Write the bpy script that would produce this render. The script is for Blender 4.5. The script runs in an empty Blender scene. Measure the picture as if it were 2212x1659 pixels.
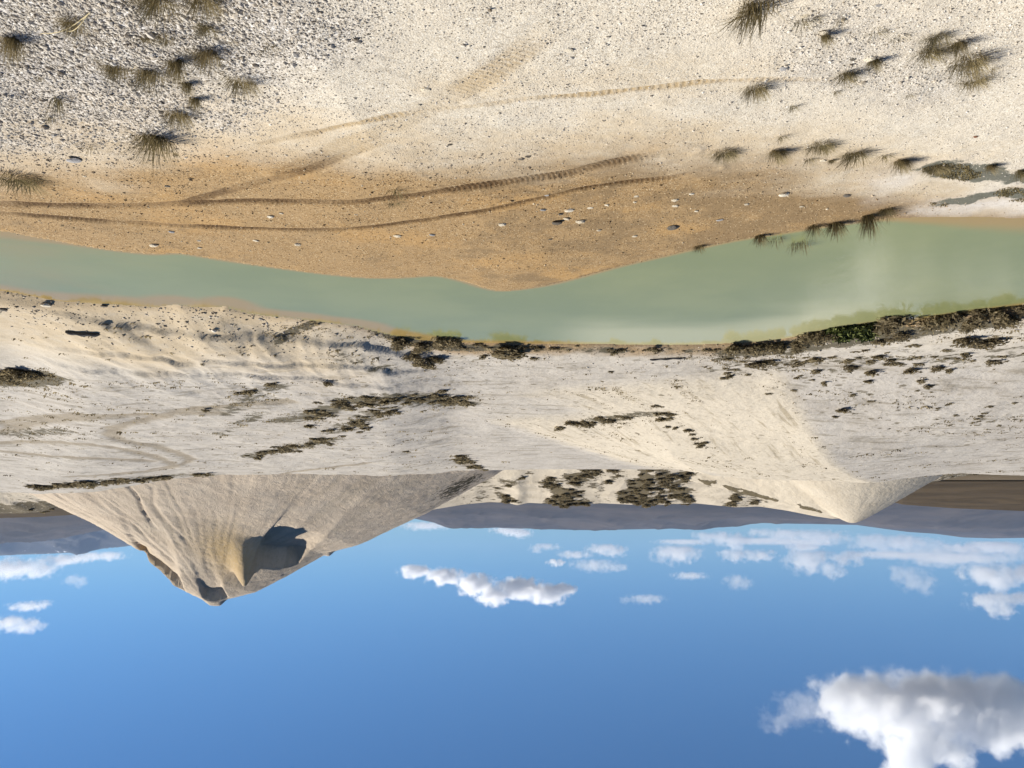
import bpy, math, random
import numpy as np
from mathutils import Matrix, Vector

random.seed(7); RNG = np.random.default_rng(7)
SC = bpy.context.scene
COL = SC.collection

# ------------------------------------------------------------------ camera, sky, sun, exposure
CAM_H = 5.5; PITCH = math.radians(8.2); F = 1805.0; PW = 2212.0; CX0 = 1106.0; CY0 = 829.5
cam = bpy.data.cameras.new('camera'); camo = bpy.data.objects.new('camera', cam); COL.objects.link(camo)
cam.sensor_width = 36.0; cam.lens = 36.0 * F / PW; cam.clip_start = 0.1; cam.clip_end = 200000.0
camo.matrix_world = (Matrix.Translation((0, 0, CAM_H)) @ Matrix.Rotation(math.pi / 2 - PITCH, 4, 'X')
                     @ Matrix.Rotation(math.pi, 4, 'Z'))        # the photographer held the camera upside down
SC.camera = camo

SUN_EL = math.radians(37); SUN_AZ = math.radians(67)             # azimuth clockwise from +Y
SUND = Vector((math.sin(SUN_AZ) * math.cos(SUN_EL), math.cos(SUN_AZ) * math.cos(SUN_EL), math.sin(SUN_EL)))
world = bpy.data.worlds.new('World'); SC.world = world; world.use_nodes = True
wt = world.node_tree; bg = wt.nodes['Background']
sky = wt.nodes.new('ShaderNodeTexSky'); sky.sky_type = 'NISHITA'; sky.sun_disc = False
sky.sun_elevation = SUN_EL; sky.sun_rotation = SUN_AZ; sky.altitude = 2500; sky.air_density = 1.0
sky.dust_density = 0.0; sky.ozone_density = 6.0
tint = wt.nodes.new('ShaderNodeMix'); tint.data_type = 'RGBA'; tint.blend_type = 'MULTIPLY'; tint.inputs[0].default_value = 1.0
tint.inputs[7].default_value = (0.44, 0.68, 0.79, 1)
wt.links.new(sky.outputs[0], tint.inputs[6]); wt.links.new(tint.outputs[2], bg.inputs[0]); bg.inputs[1].default_value = 0.065
sun = bpy.data.lights.new('sun', 'SUN'); suno = bpy.data.objects.new('sun', sun); COL.objects.link(suno)
sun.energy = 5.0; sun.angle = math.radians(0.53); sun.color = (1.0, 0.945, 0.85)
suno.rotation_euler = SUND.to_track_quat('Z', 'Y').to_euler()
SC.view_settings.view_transform = 'Standard'; SC.view_settings.look = 'None'
SC.view_settings.exposure = 0.80; SC.view_settings.gamma = 1.0; SC.view_settings.use_curve_mapping = False
SC.render.engine = 'CYCLES'
SC.cycles.use_denoising = True
SC.cycles.volume_bounces = 12; SC.cycles.max_bounces = 12; SC.cycles.transparent_max_bounces = 24
SC.cycles.volume_step_rate = 0.35; SC.cycles.volume_max_steps = 128

# ------------------------------------------------------------------ helpers
CP, SP = math.cos(PITCH), math.sin(PITCH)
def ray(x, y):
    x = np.asarray(x, float); y = np.asarray(y, float)
    cx = (CX0 - x) / F; cy = (y - CY0) / F
    return np.stack([cx, CP + cy * SP, -SP + cy * CP], -1)
def flat(x, y, z=0.0):
    d = ray(x, y); t = (z - CAM_H) / d[..., 2]
    return d[..., 0] * t, d[..., 1] * t
def at_dist(x, y, D):
    d = ray(x, y); t = D / d[..., 1]
    return np.stack([d[..., 0] * t, d[..., 1] * t, CAM_H + d[..., 2] * t], -1)
def sstep(a, b, x):
    t = np.clip((x - a) / (b - a), 0, 1); return t * t * (3 - 2 * t)
def _hash(ix, iy, s):
    n = (ix.astype(np.int64) * 374761393 + iy.astype(np.int64) * 668265263 + s * 1442695041) & 0x7fffffff
    n = ((n ^ (n >> 13)) * 1274126177) & 0x7fffffff
    n = (n ^ (n >> 16)) & 0xffff
    return n / 32767.5 - 1.0
def vn(x, y, s=0):
    x = np.asarray(x, float); y = np.asarray(y, float)
    ix = np.floor(x); iy = np.floor(y); fx = x - ix; fy = y - iy
    fx = fx * fx * fx * (fx * (fx * 6 - 15) + 10); fy = fy * fy * fy * (fy * (fy * 6 - 15) + 10)
    ix = ix.astype(np.int64); iy = iy.astype(np.int64)
    a = _hash(ix, iy, s); b = _hash(ix + 1, iy, s); c = _hash(ix, iy + 1, s); d = _hash(ix + 1, iy + 1, s)
    return (a * (1 - fx) + b * fx) * (1 - fy) + (c * (1 - fx) + d * fx) * fy
def fbm(x, y, o=4, s=0, g=0.5):
    r = 0; a = 1; t = 0
    for k in range(o):
        r = r + a * vn(x * 2 ** k + 17.3 * k, y * 2 ** k - 9.1 * k, s + k); t += a; a *= g
    return r / t
def ridged(x, y, o=4, s=0):
    r = 0; a = 1; t = 0
    for k in range(o):
        r = r + a * (1 - 2 * np.abs(vn(x * 2 ** k + 5.7 * k, y * 2 ** k + 3.1 * k, s + k))); t += a; a *= 0.5
    return r / t
def seg_dist(X, Y, P):
    """distance to polyline P, arc position of the foot, and signed side."""
    X = np.asarray(X, float); Y = np.asarray(Y, float)
    best = np.full(X.shape, 1e18); arc = np.zeros(X.shape); acc = 0.0
    for (ax, ay), (bx, by) in zip(P[:-1], P[1:]):
        dx, dy = bx - ax, by - ay; L2 = dx * dx + dy * dy + 1e-12; L = math.sqrt(L2)
        t = np.clip(((X - ax) * dx + (Y - ay) * dy) / L2, 0, 1)
        d = (X - ax - t * dx) ** 2 + (Y - ay - t * dy) ** 2
        m = d < best; best = np.where(m, d, best); arc = np.where(m, acc + t * L, arc); acc += L
    return np.sqrt(best), arc
def inside(X, Y, P):
    c = np.zeros(np.shape(X), bool); n = len(P)
    for i in range(n):
        (ax, ay), (bx, by) = P[i], P[(i + 1) % n]
        if ay == by: continue
        k = ((ay > Y) != (by > Y)) & (X < (bx - ax) * (Y - ay) / (by - ay) + ax); c ^= k
    return c
def smooth_line(p, n=6):
    p = np.asarray(p, float); out = []
    for i in range(len(p) - 1):
        p0 = p[max(i - 1, 0)]; p1 = p[i]; p2 = p[i + 1]; p3 = p[min(i + 2, len(p) - 1)]
        for k in range(n):
            t = k / n
            out.append(0.5 * (2 * p1 + (p2 - p0) * t + (2 * p0 - 5 * p1 + 4 * p2 - p3) * t * t + (3 * p1 - p0 - 3 * p2 + p3) * t ** 3))
    out.append(p[-1]); return np.array(out)
def px_line(p, z=0.0, n=4):
    p = smooth_line(p, n); x, y = flat(p[:, 0], p[:, 1], z); return list(zip(x, y))

def mesh_np(name, V, Fa, mat, attrs=None, smooth=True, link=True, parent=None):
    """V (n,3), Fa (m,k) with k = 3 or 4 -> one mesh object"""
    me = bpy.data.meshes.new(name); V = np.asarray(V, np.float32); Fa = np.asarray(Fa, np.int32)
    k = Fa.shape[1]
    me.vertices.add(len(V)); me.vertices.foreach_set('co', V.ravel())
    me.loops.add(Fa.size); me.loops.foreach_set('vertex_index', Fa.ravel())
    me.polygons.add(len(Fa)); me.polygons.foreach_set('loop_start', np.arange(0, Fa.size, k, dtype=np.int32))
    me.polygons.foreach_set('loop_total', np.full(len(Fa), k, np.int32))
    me.update(calc_edges=True)
    if smooth: me.polygons.foreach_set('use_smooth', np.ones(len(Fa), bool))
    for an, av in (attrs or {}).items():
        a = me.attributes.new(an, 'FLOAT', 'POINT'); a.data.foreach_set('value', np.asarray(av, np.float32).ravel())
    if mat: me.materials.append(mat)
    o = bpy.data.objects.new(name, me)
    if link: COL.objects.link(o)
    if parent: o.parent = parent
    return o
def grid_faces(nr, nc):
    i = np.arange(nr * nc).reshape(nr, nc)
    return np.stack([i[:-1, :-1], i[:-1, 1:], i[1:, 1:], i[1:, :-1]], -1).reshape(-1, 4)
def tag(o, label=None, cat=None, group=None, kind=None):
    if label: o['label'] = label
    if cat: o['category'] = cat
    if group: o['group'] = group
    if kind: o['kind'] = kind
    return o

# ------------------------------------------------------------------ material helpers
class NT:
    def __init__(s, name):
        s.m = bpy.data.materials.new(name); s.m.use_nodes = True; s.t = s.m.node_tree; s.t.nodes.clear()
        s.out = s.t.nodes.new('ShaderNodeOutputMaterial')
    def n(s, typ, ins=None, **kw):
        nd = s.t.nodes.new('ShaderNode' + typ)
        for k, v in kw.items(): setattr(nd, k, v)
        for k, v in (ins or {}).items(): s.set(nd.inputs[k], v)
        return nd
    def set(s, sock, v):
        if hasattr(v, 'links') or hasattr(v, 'is_linked'): s.t.links.new(v, sock)
        elif isinstance(v, bpy.types.Node): s.t.links.new(v.outputs[0], sock)
        else:
            if sock.type == 'RGBA' and len(v) == 3: v = (*v, 1)
            sock.default_value = v
    def math(s, op, a, b=None, c=None, clamp=False):
        nd = s.n('Math', operation=op, use_clamp=clamp)
        for i, v in enumerate((a, b, c)):
            if v is not None: s.set(nd.inputs[i], v)
        return nd.outputs[0]
    def vmath(s, op, a, b=None):
        nd = s.n('VectorMath', operation=op); s.set(nd.inputs[0], a)
        if b is not None: s.set(nd.inputs[1], b)
        return nd.outputs['Value'] if op in ('LENGTH', 'DOT_PRODUCT', 'DISTANCE') else nd.outputs[0]
    def mix(s, f, a, b, blend='MIX'):
        nd = s.n('Mix', data_type='RGBA', blend_type=blend); s.set(nd.inputs[0], f); s.set(nd.inputs[6], a); s.set(nd.inputs[7], b)
        return nd.outputs[2]
    def ramp(s, f, stops, interp='LINEAR'):
        nd = s.n('ValToRGB'); cr = nd.color_ramp; cr.interpolation = interp
        while len(cr.elements) < len(stops): cr.elements.new(0.5)
        for e, (p, c) in zip(cr.elements, stops):
            e.position = p; e.color = (*c, 1) if len(c) == 3 else c
        s.set(nd.inputs[0], f); return nd.outputs[0]
    def mr(s, v, a, b, c=0.0, d=1.0, smooth=True):
        nd = s.n('MapRange', interpolation_type='SMOOTHSTEP' if smooth else 'LINEAR')
        for i, x in enumerate((v, a, b, c, d)): s.set(nd.inputs[i], x)
        return nd.outputs[0]
    def noise(s, vec, scale, detail=4, rough=0.55, dist=0.0):
        nd = s.n('TexNoise', {'Scale': scale, 'Detail': detail, 'Roughness': rough, 'Distortion': dist}); s.set(nd.inputs['Vector'], vec)
        return nd.outputs[0]
    def voro(s, vec, scale, feature='F1'):
        nd = s.n('TexVoronoi', {'Scale': scale}, feature=feature); s.set(nd.inputs['Vector'], vec); return nd
    def attr(s, name, typ='GEOMETRY'):
        return s.n('Attribute', attribute_name=name, attribute_type=typ).outputs['Fac']
    def pos(s): return s.n('NewGeometry').outputs['Position']
    def surf(s, sh): s.t.links.new(sh.outputs[0], s.out.inputs['Surface'])
    def principled(s, col, rough=0.9, spec=0.2, normal=None):
        p = s.n('BsdfPrincipled'); s.set(p.inputs['Base Color'], col); s.set(p.inputs['Roughness'], rough)
        s.set(p.inputs['Specular IOR Level'], spec)
        if normal is not None: s.set(p.inputs['Normal'], normal)
        s.surf(p); return p
    def bump(s, h, dist, strength=1.0, normal=None):
        b = s.n('Bump', {'Strength': strength, 'Distance': dist}); s.set(b.inputs['Height'], h)
        if normal is not None: s.set(b.inputs['Normal'], normal)
        return b.outputs[0]

# ------------------------------------------------------------------ materials
def mat_ground():
    T = NT('gravel_ground'); P = T.pos()
    sand, grey, tan, track, moss, crust, dark, near, cream = [T.attr(a) for a in ('sand', 'grey', 'tan', 'track', 'moss', 'crust', 'dark', 'near', 'cream')]
    vb = T.voro(P, 38.0); vf = T.voro(P, 85.0); vc = T.voro(P, 14.0)
    rb = T.n('SeparateColor', {0: vb.outputs['Color']}); rf = T.n('SeparateColor', {0: vf.outputs['Color']}); rc = T.n('SeparateColor', {0: vc.outputs['Color']})
    n1 = T.noise(P, 0.35, 5); n2 = T.noise(P, 2.2, 5); n3 = T.noise(P, 11.0, 4); nx = T.noise(P, 0.09, 5, 0.6)
    # pale quartz gravel
    g = T.ramp(rb.outputs[0], [(0.0, (0.16, 0.13, 0.09)), (0.06, (0.33, 0.28, 0.205)), (0.16, (0.49, 0.435, 0.345)), (0.6, (0.56, 0.51, 0.415)), (0.88, (0.62, 0.575, 0.48)), (1.0, (0.72, 0.69, 0.61))])
    g2 = T.ramp(rf.outputs[1], [(0.0, (0.27, 0.22, 0.15)), (0.25, (0.47, 0.41, 0.32)), (0.7, (0.55, 0.50, 0.41)), (1.0, (0.66, 0.61, 0.53))])
    g = T.mix(0.5, g, g2)
    g = T.mix(T.mr(n2, 0.35, 0.7, 0, 0.35), g, (0.50, 0.44, 0.35, 1))
    g = T.mix(T.mr(n1, 0.45, 0.72, 0, 0.45), g, (0.56, 0.49, 0.38, 1))
    # far pale silt with faint dirty streaks
    nf = T.noise(P, 0.5, 6, 0.65); nf2 = T.noise(P, 3.0, 5, 0.65)
    fg = T.ramp(nf, [(0.25, (0.33, 0.295, 0.25)), (0.45, (0.385, 0.352, 0.308)), (0.7, (0.43, 0.397, 0.35))])
    fg = T.mix(T.mr(nf2, 0.50, 0.70, 0, 0.6), fg, (0.28, 0.245, 0.195, 1))
    fg = T.mix(T.mr(nf2, 0.66, 0.72, 0, 0.6), fg, (0.13, 0.11, 0.075, 1))
    fg = T.mix(T.math('MULTIPLY', cream, 0.7), fg, T.mix(T.mr(nf2, 0.5, 0.72), (0.505, 0.44, 0.335, 1), (0.39, 0.33, 0.245, 1)))  # cream tone paints a sunlit look into the ridge sides facing the sun
    al = T.vmath('DOT_PRODUCT', P, (-0.5, 0.86, 0.0)); pe = T.vmath('DOT_PRODUCT', P, (0.86, 0.5, 0.0))
    sv = T.n('CombineXYZ', {0: T.math('MULTIPLY', pe, 2.0), 1: T.math('MULTIPLY', al, 0.16)})
    st1 = T.noise(sv.outputs[0], 1.0, 6, 0.68)
    sv2 = T.n('CombineXYZ', {0: T.math('MULTIPLY', T.n('SeparateXYZ', {0: P}).outputs[0], 0.30), 1: T.math('MULTIPLY', T.n('SeparateXYZ', {0: P}).outputs[1], 1.1)})
    st2 = T.noise(sv2.outputs[0], 1.0, 6, 0.7, 0.4)
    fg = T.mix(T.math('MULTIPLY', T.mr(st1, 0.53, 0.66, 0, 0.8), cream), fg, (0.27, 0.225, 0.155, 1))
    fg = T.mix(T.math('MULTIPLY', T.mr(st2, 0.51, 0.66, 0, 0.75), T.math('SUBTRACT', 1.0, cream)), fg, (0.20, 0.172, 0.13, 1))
    vs = T.voro(P, 0.9); vt = T.voro(P, 2.1)
    spk = T.math('MAXIMUM', T.mr(vs.outputs['Distance'], 0.17, 0.10), T.math('MULTIPLY', T.mr(vt.outputs['Distance'], 0.2, 0.13), 0.8))
    fg = T.mix(T.math('MULTIPLY', spk, T.mr(T.noise(P, 0.22, 4), 0.42, 0.6, 0.1, 0.85)), fg, (0.13, 0.108, 0.07, 1))
    g = T.mix(near, fg, g)
    # bright grey pebble field
    gg = T.ramp(rb.outputs[1], [(0.0, (0.10, 0.09, 0.08)), (0.3, (0.25, 0.228, 0.205)), (0.55, (0.38, 0.352, 0.32)), (0.8, (0.50, 0.472, 0.44)), (1.0, (0.70, 0.68, 0.65))])
    g = T.mix(T.math('MULTIPLY', grey, 0.9), g, gg)
    # ochre damp sand
    s = T.ramp(rf.outputs[2], [(0.0, (0.10, 0.055, 0.02)), (0.2, (0.20, 0.122, 0.05)), (0.55, (0.30, 0.19, 0.083)), (0.85, (0.365, 0.245, 0.117)), (1.0, (0.57, 0.46, 0.30))])
    s = T.mix(T.mr(n2, 0.4, 0.65, 0, 0.7), s, (0.31, 0.21, 0.105, 1))
    s = T.mix(T.mr(n1, 0.5, 0.65, 0, 0.55), s, (0.39, 0.235, 0.09, 1))
    nb = T.noise(P, 0.8, 6, 0.7); px_ = T.n('SeparateXYZ', {0: P}).outputs[0]
    s = T.mix(T.math('MULTIPLY', T.mr(T.math('ADD', nb, T.mr(px_, 3.0, -7.0, -0.12, 0.12, False)), 0.44, 0.58), 0.8), s, (0.205, 0.140, 0.072, 1))
    s = T.mix(T.math('MULTIPLY', T.mr(n3, 0.55, 0.7), 0.5), s, (0.13, 0.085, 0.04, 1))
    vk = T.voro(P, 21.0); rk = T.n('SeparateColor', {0: vk.outputs['Color']})
    s = T.mix(T.math('MULTIPLY', T.mr(vk.outputs['Distance'], 0.42, 0.25), T.mr(rk.outputs[0], 0.62, 0.7, 0, 0.85)), s, (0.10, 0.062, 0.026, 1))
    s = T.mix(T.math('MULTIPLY', T.mr(vk.outputs['Distance'], 0.36, 0.22), T.mr(rk.outputs[1], 0.84, 0.9, 0, 0.8)), s, (0.58, 0.46, 0.29, 1))
    sm = T.math('ADD', sand, T.math('MULTIPLY', T.math('SUBTRACT', n2, 0.5), T.math('MULTIPLY', T.math('MULTIPLY', sand, T.math('SUBTRACT', 1.0, sand)), 3.0)), clamp=True)
    g = T.mix(sm, g, s)
    tn = T.mix(n3, (0.42, 0.32, 0.19, 1), (0.52, 0.42, 0.28, 1))
    g = T.mix(T.math('MULTIPLY', tan, T.mr(n2, 0.25, 0.6, 0.6, 1.0)), g, tn)
    # damp tyre marks, moss, salt crust, dark litter
    g = T.mix(T.math('MULTIPLY', track, T.mr(n3, 0.3, 0.6, 0.9, 1.4), clamp=True), g, T.mix(sand, T.mix(near, (0.215, 0.175, 0.12, 1), (0.36, 0.27, 0.155, 1)), (0.075, 0.040, 0.014, 1)))
    g = T.mix(crust, g, T.mix(T.mr(n3, 0.4, 0.6), (0.62, 0.61, 0.60, 1), (0.72, 0.72, 0.72, 1)))
    nm = T.noise(P, 3.5, 6, 0.7)
    mm = T.mr(T.math('ADD', moss, T.math('MULTIPLY', T.math('SUBTRACT', nm, 0.5), 1.6)), 0.45, 0.65)
    mm = T.math('MULTIPLY', mm, T.mr(moss, 0.0, 0.15))
    g = T.mix(mm, g, T.mix(n3, (0.085, 0.085, 0.065, 1), (0.17, 0.165, 0.13, 1)))
    nd = T.noise(P, 1.6, 6, 0.75)
    dm = T.math('MULTIPLY', T.mr(T.math('ADD', dark, T.math('MULTIPLY', T.math('SUBTRACT', nd, 0.5), 2.4)), 0.40, 0.62), T.mr(dark, 0.0, 0.2))
    g = T.mix(dm, g, T.mix(nf2, (0.07, 0.06, 0.04, 1), (0.14, 0.12, 0.08, 1)))
    hb = T.math('ADD', T.math('MULTIPLY', T.math('SUBTRACT', 1.0, vb.outputs['Distance']), 0.012), T.math('MULTIPLY', T.math('SUBTRACT', 1.0, vf.outputs['Distance']), 0.005))
    hb = T.math('MULTIPLY', hb, T.mr(near, 0.0, 1.0, 0.3, 1.0))
    hb = T.math('ADD', hb, T.math('MULTIPLY', nf2, T.mr(near, 0.0, 1.0, 0.15, 0.03)))
    hb = T.math('ADD', hb, T.math('MULTIPLY', n3, 0.02))
    T.principled(g, 0.92, 0.15, T.bump(hb, 1.0, T.math('ADD', 0.45, T.math('MULTIPLY', grey, 0.25)))); return T.m

def mat_water():
    T = NT('pond_water'); P = T.pos(); sh = T.attr('shallow'); pl = T.attr('pale')
    n = T.noise(P, 0.25, 4); nn = T.noise(P, 1.1, 4)
    c = T.mix(T.mr(n, 0.35, 0.65), (0.195, 0.215, 0.095, 1), (0.225, 0.24, 0.105, 1))
    c = T.mix(T.mr(T.math('ADD', sh, T.math('MULTIPLY', T.math('SUBTRACT', nn, 0.5), 0.3)), 0.05, 0.9), c, (0.30, 0.215, 0.08, 1))
    c = T.mix(T.math('MULTIPLY', pl, 0.9), c, (0.40, 0.39, 0.22, 1))
    m = T.n('Mapping', {'Vector': P, 'Scale': (1.0, 0.35, 1.0)})
    r = T.math('ADD', T.noise(m.outputs[0], 5.0, 3), T.math('MULTIPLY', T.noise(m.outputs[0], 17.0, 2), 0.4))
    p = T.principled(c, 0.11, 0.45, T.bump(r, 0.010, 0.22)); p.inputs['IOR'].default_value = 1.333
    return T.m

def mat_cone():
    T = NT('cone_gravel'); P = T.pos(); ang = T.attr('rill'); och = T.attr('ochre'); dk = T.attr('dark')
    n1 = T.noise(P, 0.35, 6, 0.6); n2 = T.noise(P, 2.5, 6, 0.65); n3 = T.noise(P, 9.0, 4, 0.6)
    c = T.ramp(n1, [(0.3, (0.45, 0.365, 0.275)), (0.5, (0.51, 0.42, 0.32)), (0.7, (0.55, 0.46, 0.355))])
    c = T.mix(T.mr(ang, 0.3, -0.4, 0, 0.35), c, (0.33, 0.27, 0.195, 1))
    c = T.mix(T.mr(n2, 0.5, 0.72, 0, 0.4), c, (0.32, 0.265, 0.195, 1))
    c = T.mix(T.math('MULTIPLY', och, T.mr(n2, 0.2, 0.6, 0.4, 1)), c, (0.46, 0.33, 0.17, 1))
    c = T.mix(T.mr(n3, 0.68, 0.75, 0, 0.4), c, (0.19, 0.155, 0.11, 1))
    nd = T.noise(P, 1.2, 6, 0.75)
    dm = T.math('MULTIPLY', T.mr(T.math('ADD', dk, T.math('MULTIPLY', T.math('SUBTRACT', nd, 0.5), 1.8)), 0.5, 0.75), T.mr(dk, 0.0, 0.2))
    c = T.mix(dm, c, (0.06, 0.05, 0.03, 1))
    h = T.math('ADD', T.math('MULTIPLY', n2, 0.20), T.math('MULTIPLY', n3, 0.14))
    T.principled(c, 0.95, 0.1, T.bump(h, 1.0, 0.8)); return T.m

def mat_pale_mound():
    T = NT('pale_mound'); P = T.pos(); dk = T.attr('dark')
    n1 = T.noise(P, 0.3, 6, 0.6); n2 = T.noise(P, 2.0, 6, 0.65)
    c = T.ramp(n1, [(0.3, (0.40, 0.345, 0.265)), (0.6, (0.48, 0.42, 0.33))])
    c = T.mix(T.mr(n2, 0.55, 0.75, 0, 0.45), c, (0.36, 0.31, 0.24, 1))
    nd = T.noise(P, 0.8, 6, 0.75)
    dm = T.math('MULTIPLY', T.mr(T.math('ADD', dk, T.math('MULTIPLY', T.math('SUBTRACT', nd, 0.5), 2.2)), 0.5, 0.62), T.mr(dk, 0.0, 0.2))
    c = T.mix(dm, c, T.mix(n2, (0.075, 0.06, 0.036, 1), (0.15, 0.122, 0.075, 1)))
    T.principled(c, 0.95, 0.1, T.bump(T.math('ADD', n2, T.math('MULTIPLY', dm, 1.5)), 0.16, 0.8)); return T.m

def mat_hill(name, c1, c2, scale, snow=None):
    T = NT(name); P = T.pos(); n1 = T.noise(P, scale, 6, 0.6); n2 = T.noise(P, scale * 6, 5, 0.6)
    c = T.mix(T.mr(n1, 0.35, 0.65), c1, c2)
    c = T.mix(T.mr(n2, 0.5, 0.75, 0, 0.5), c, tuple(v * 0.55 for v in c1[:3]))
    if snow is not None:
        sn = T.attr('snow'); n4 = T.noise(P, scale * 14, 5, 0.7)
        c = T.mix(T.math('MULTIPLY', T.mr(n4, 0.60, 0.64), sn), c, (0.8, 0.82, 0.86, 1))
    T.principled(c, 1.0, 0.05); return T.m

def mat_blade(name, tint=(1, 1, 1)):
    T = NT(name); t = T.attr('tone'); h = T.attr('along'); ob = T.n('ObjectInfo').outputs['Random']
    c = T.ramp(t, [(0.0, (0.070, 0.058, 0.028)), (0.35, (0.15, 0.122, 0.058)), (0.65, (0.25, 0.20, 0.10)), (1.0, (0.44, 0.36, 0.22))])
    c = T.mix(T.math('MULTIPLY', h, 0.5), c, (0.33, 0.265, 0.15, 1))
    c = T.mix(T.math('MULTIPLY', ob, 0.35), c, (0.075, 0.075, 0.035, 1))
    d = T.n('BsdfDiffuse'); T.set(d.inputs[0], c); tr = T.n('BsdfTranslucent'); T.set(tr.inputs[0], c)
    mx = T.n('MixShader', {0: 0.3}); T.set(mx.inputs[1], d); T.set(mx.inputs[2], tr); T.surf(mx); return T.m

def mat_simple(name, stops, rough=0.9, key='rand', scale=8.0, bump=0.02):
    T = NT(name); P = T.n('TexCoord').outputs['Object']; n = T.noise(P, scale, 5, 0.65)
    ob = T.n('ObjectInfo').outputs['Random']
    f = T.math('ADD', T.math('MULTIPLY', n, 0.6), T.math('MULTIPLY', ob, 0.4))
    c = T.ramp(f, stops); T.principled(c, rough, 0.25, T.bump(n, bump, 0.8)); return T.m

def mat_pebble():
    T = NT('pebble_stone'); t = T.attr('tone', 'INSTANCER'); P = T.pos(); n = T.noise(P, 60, 3)
    s = T.attr('sandy', 'INSTANCER')
    c = T.ramp(t, [(0.0, (0.06, 0.05, 0.04)), (0.10, (0.20, 0.165, 0.12)), (0.3, (0.42, 0.365, 0.29)), (0.65, (0.53, 0.48, 0.40)), (0.9, (0.62, 0.58, 0.51)), (1.0, (0.76, 0.73, 0.68))])
    c2 = T.ramp(t, [(0.0, (0.07, 0.045, 0.022)), (0.35, (0.16, 0.10, 0.045)), (0.65, (0.30, 0.195, 0.09)), (0.88, (0.45, 0.33, 0.18)), (1.0, (0.66, 0.57, 0.42))])
    c = T.mix(s, c, c2)
    c = T.mix(T.math('MULTIPLY', n, 0.3), c, (0.25, 0.2, 0.15, 1), 'MULTIPLY')
    T.principled(c, 0.8, 0.3); return T.m

def mat_leaf():
    T = NT('shrub_leaf'); t = T.attr('tone'); ob = T.n('ObjectInfo').outputs['Random']
    c = T.ramp(t, [(0.0, (0.12, 0.095, 0.055)), (0.5, (0.25, 0.20, 0.115)), (1.0, (0.42, 0.35, 0.22))])
    c = T.mix(T.math('MULTIPLY', ob, 0.4), c, (0.09, 0.07, 0.045, 1))
    d = T.n('BsdfDiffuse'); T.set(d.inputs[0], c); tr = T.n('BsdfTranslucent'); T.set(tr.inputs[0], c)
    mx = T.n('MixShader', {0: 0.5}); T.set(mx.inputs[1], d); T.set(mx.inputs[2], tr); T.surf(mx); return T.m
def mat_leaf_green():
    T = NT('shrub_leaf_green'); t = T.attr('tone')
    c = T.ramp(t, [(0.0, (0.045, 0.055, 0.02)), (0.5, (0.09, 0.105, 0.036)), (1.0, (0.15, 0.16, 0.06))])
    d = T.n('BsdfDiffuse'); T.set(d.inputs[0], c); T.surf(d); return T.m

M_GROUND = mat_ground(); M_WATER = mat_water(); M_CONE = mat_cone(); M_MOUND = mat_pale_mound()
M_BLADE = mat_blade('grass_blade'); M_PEB = mat_pebble(); M_LEAF = mat_leaf(); M_GREEN = mat_leaf_green()
def mat_rubble():
    T = NT('rubble_stone'); t = T.attr('tone')
    c = T.ramp(t, [(0.0, (0.14, 0.11, 0.075)), (0.3, (0.32, 0.26, 0.185)), (0.6, (0.42, 0.36, 0.28)), (1.0, (0.60, 0.55, 0.47))]); T.principled(c, 0.9, 0.2); return T.m
M_RUB = mat_rubble()
M_STRAW = mat_simple('dry_straw', [(0.3, (0.45, 0.37, 0.2)), (0.7, (0.62, 0.53, 0.33))])
M_LOG = mat_simple('weathered_wood', [(0.25, (0.022, 0.022, 0.024)), (0.55, (0.055, 0.052, 0.05)), (0.8, (0.13, 0.12, 0.11))], scale=5)
M_WSTONE = mat_simple('white_quartz', [(0.2, (0.42, 0.35, 0.245)), (0.5, (0.55, 0.48, 0.36)), (0.8, (0.66, 0.60, 0.48))], scale=9)
M_DSTONE = mat_simple('dark_stone', [(0.2, (0.05, 0.042, 0.032)), (0.6, (0.11, 0.095, 0.075)), (0.9, (0.18, 0.16, 0.13))], scale=9)
M_GSTONE = mat_simple('grey_stone', [(0.2, (0.22, 0.21, 0.20)), (0.8, (0.38, 0.365, 0.35))], scale=9)
M_RSTONE = mat_simple('red_stone', [(0.2, (0.16, 0.07, 0.04)), (0.8, (0.30, 0.15, 0.085))], scale=9)

# ------------------------------------------------------------------ the lie of the land
NEAR_PX = [(-900, 470), (-300, 485), (-100, 496), (0, 497), (60, 508), (160, 525), (230, 537), (320, 547), (380, 545), (420, 550), (500, 563), (600, 577),
           (700, 590), (790, 598), (870, 598), (940, 594), (1000, 606), (1060, 624), (1100, 626), (1180, 615), (1260, 595), (1340, 573), (1440, 550),
           (1540, 527), (1620, 512), (1700, 500), (1760, 490), (1820, 482), (1880, 474), (1930, 469), (2000, 467), (2100, 466), (2212, 469), (2400, 474), (3000, 480)]
FAR_PX = [(-900, 560), (-300, 602), (-100, 618), (0, 628), (80, 640), (150, 645), (250, 650), (320, 655), (350, 651), (385, 649), (420, 655), (450, 656), (490, 650), (525, 662),
          (560, 672), (650, 682), (730, 692), (790, 700), (830, 712), (880, 722), (960, 737), (1060, 741), (1150, 742), (1300, 743), (1450, 745), (1560, 742),
          (1640, 738), (1700, 730), (1800, 715), (1900, 700), (2000, 690), (2100, 677), (2212, 662), (2400, 640), (3000, 600)]
NEAR_L = px_line(NEAR_PX, n=3); FAR_L = px_line(FAR_PX, n=3)
POND = NEAR_L + FAR_L[::-1]
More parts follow.
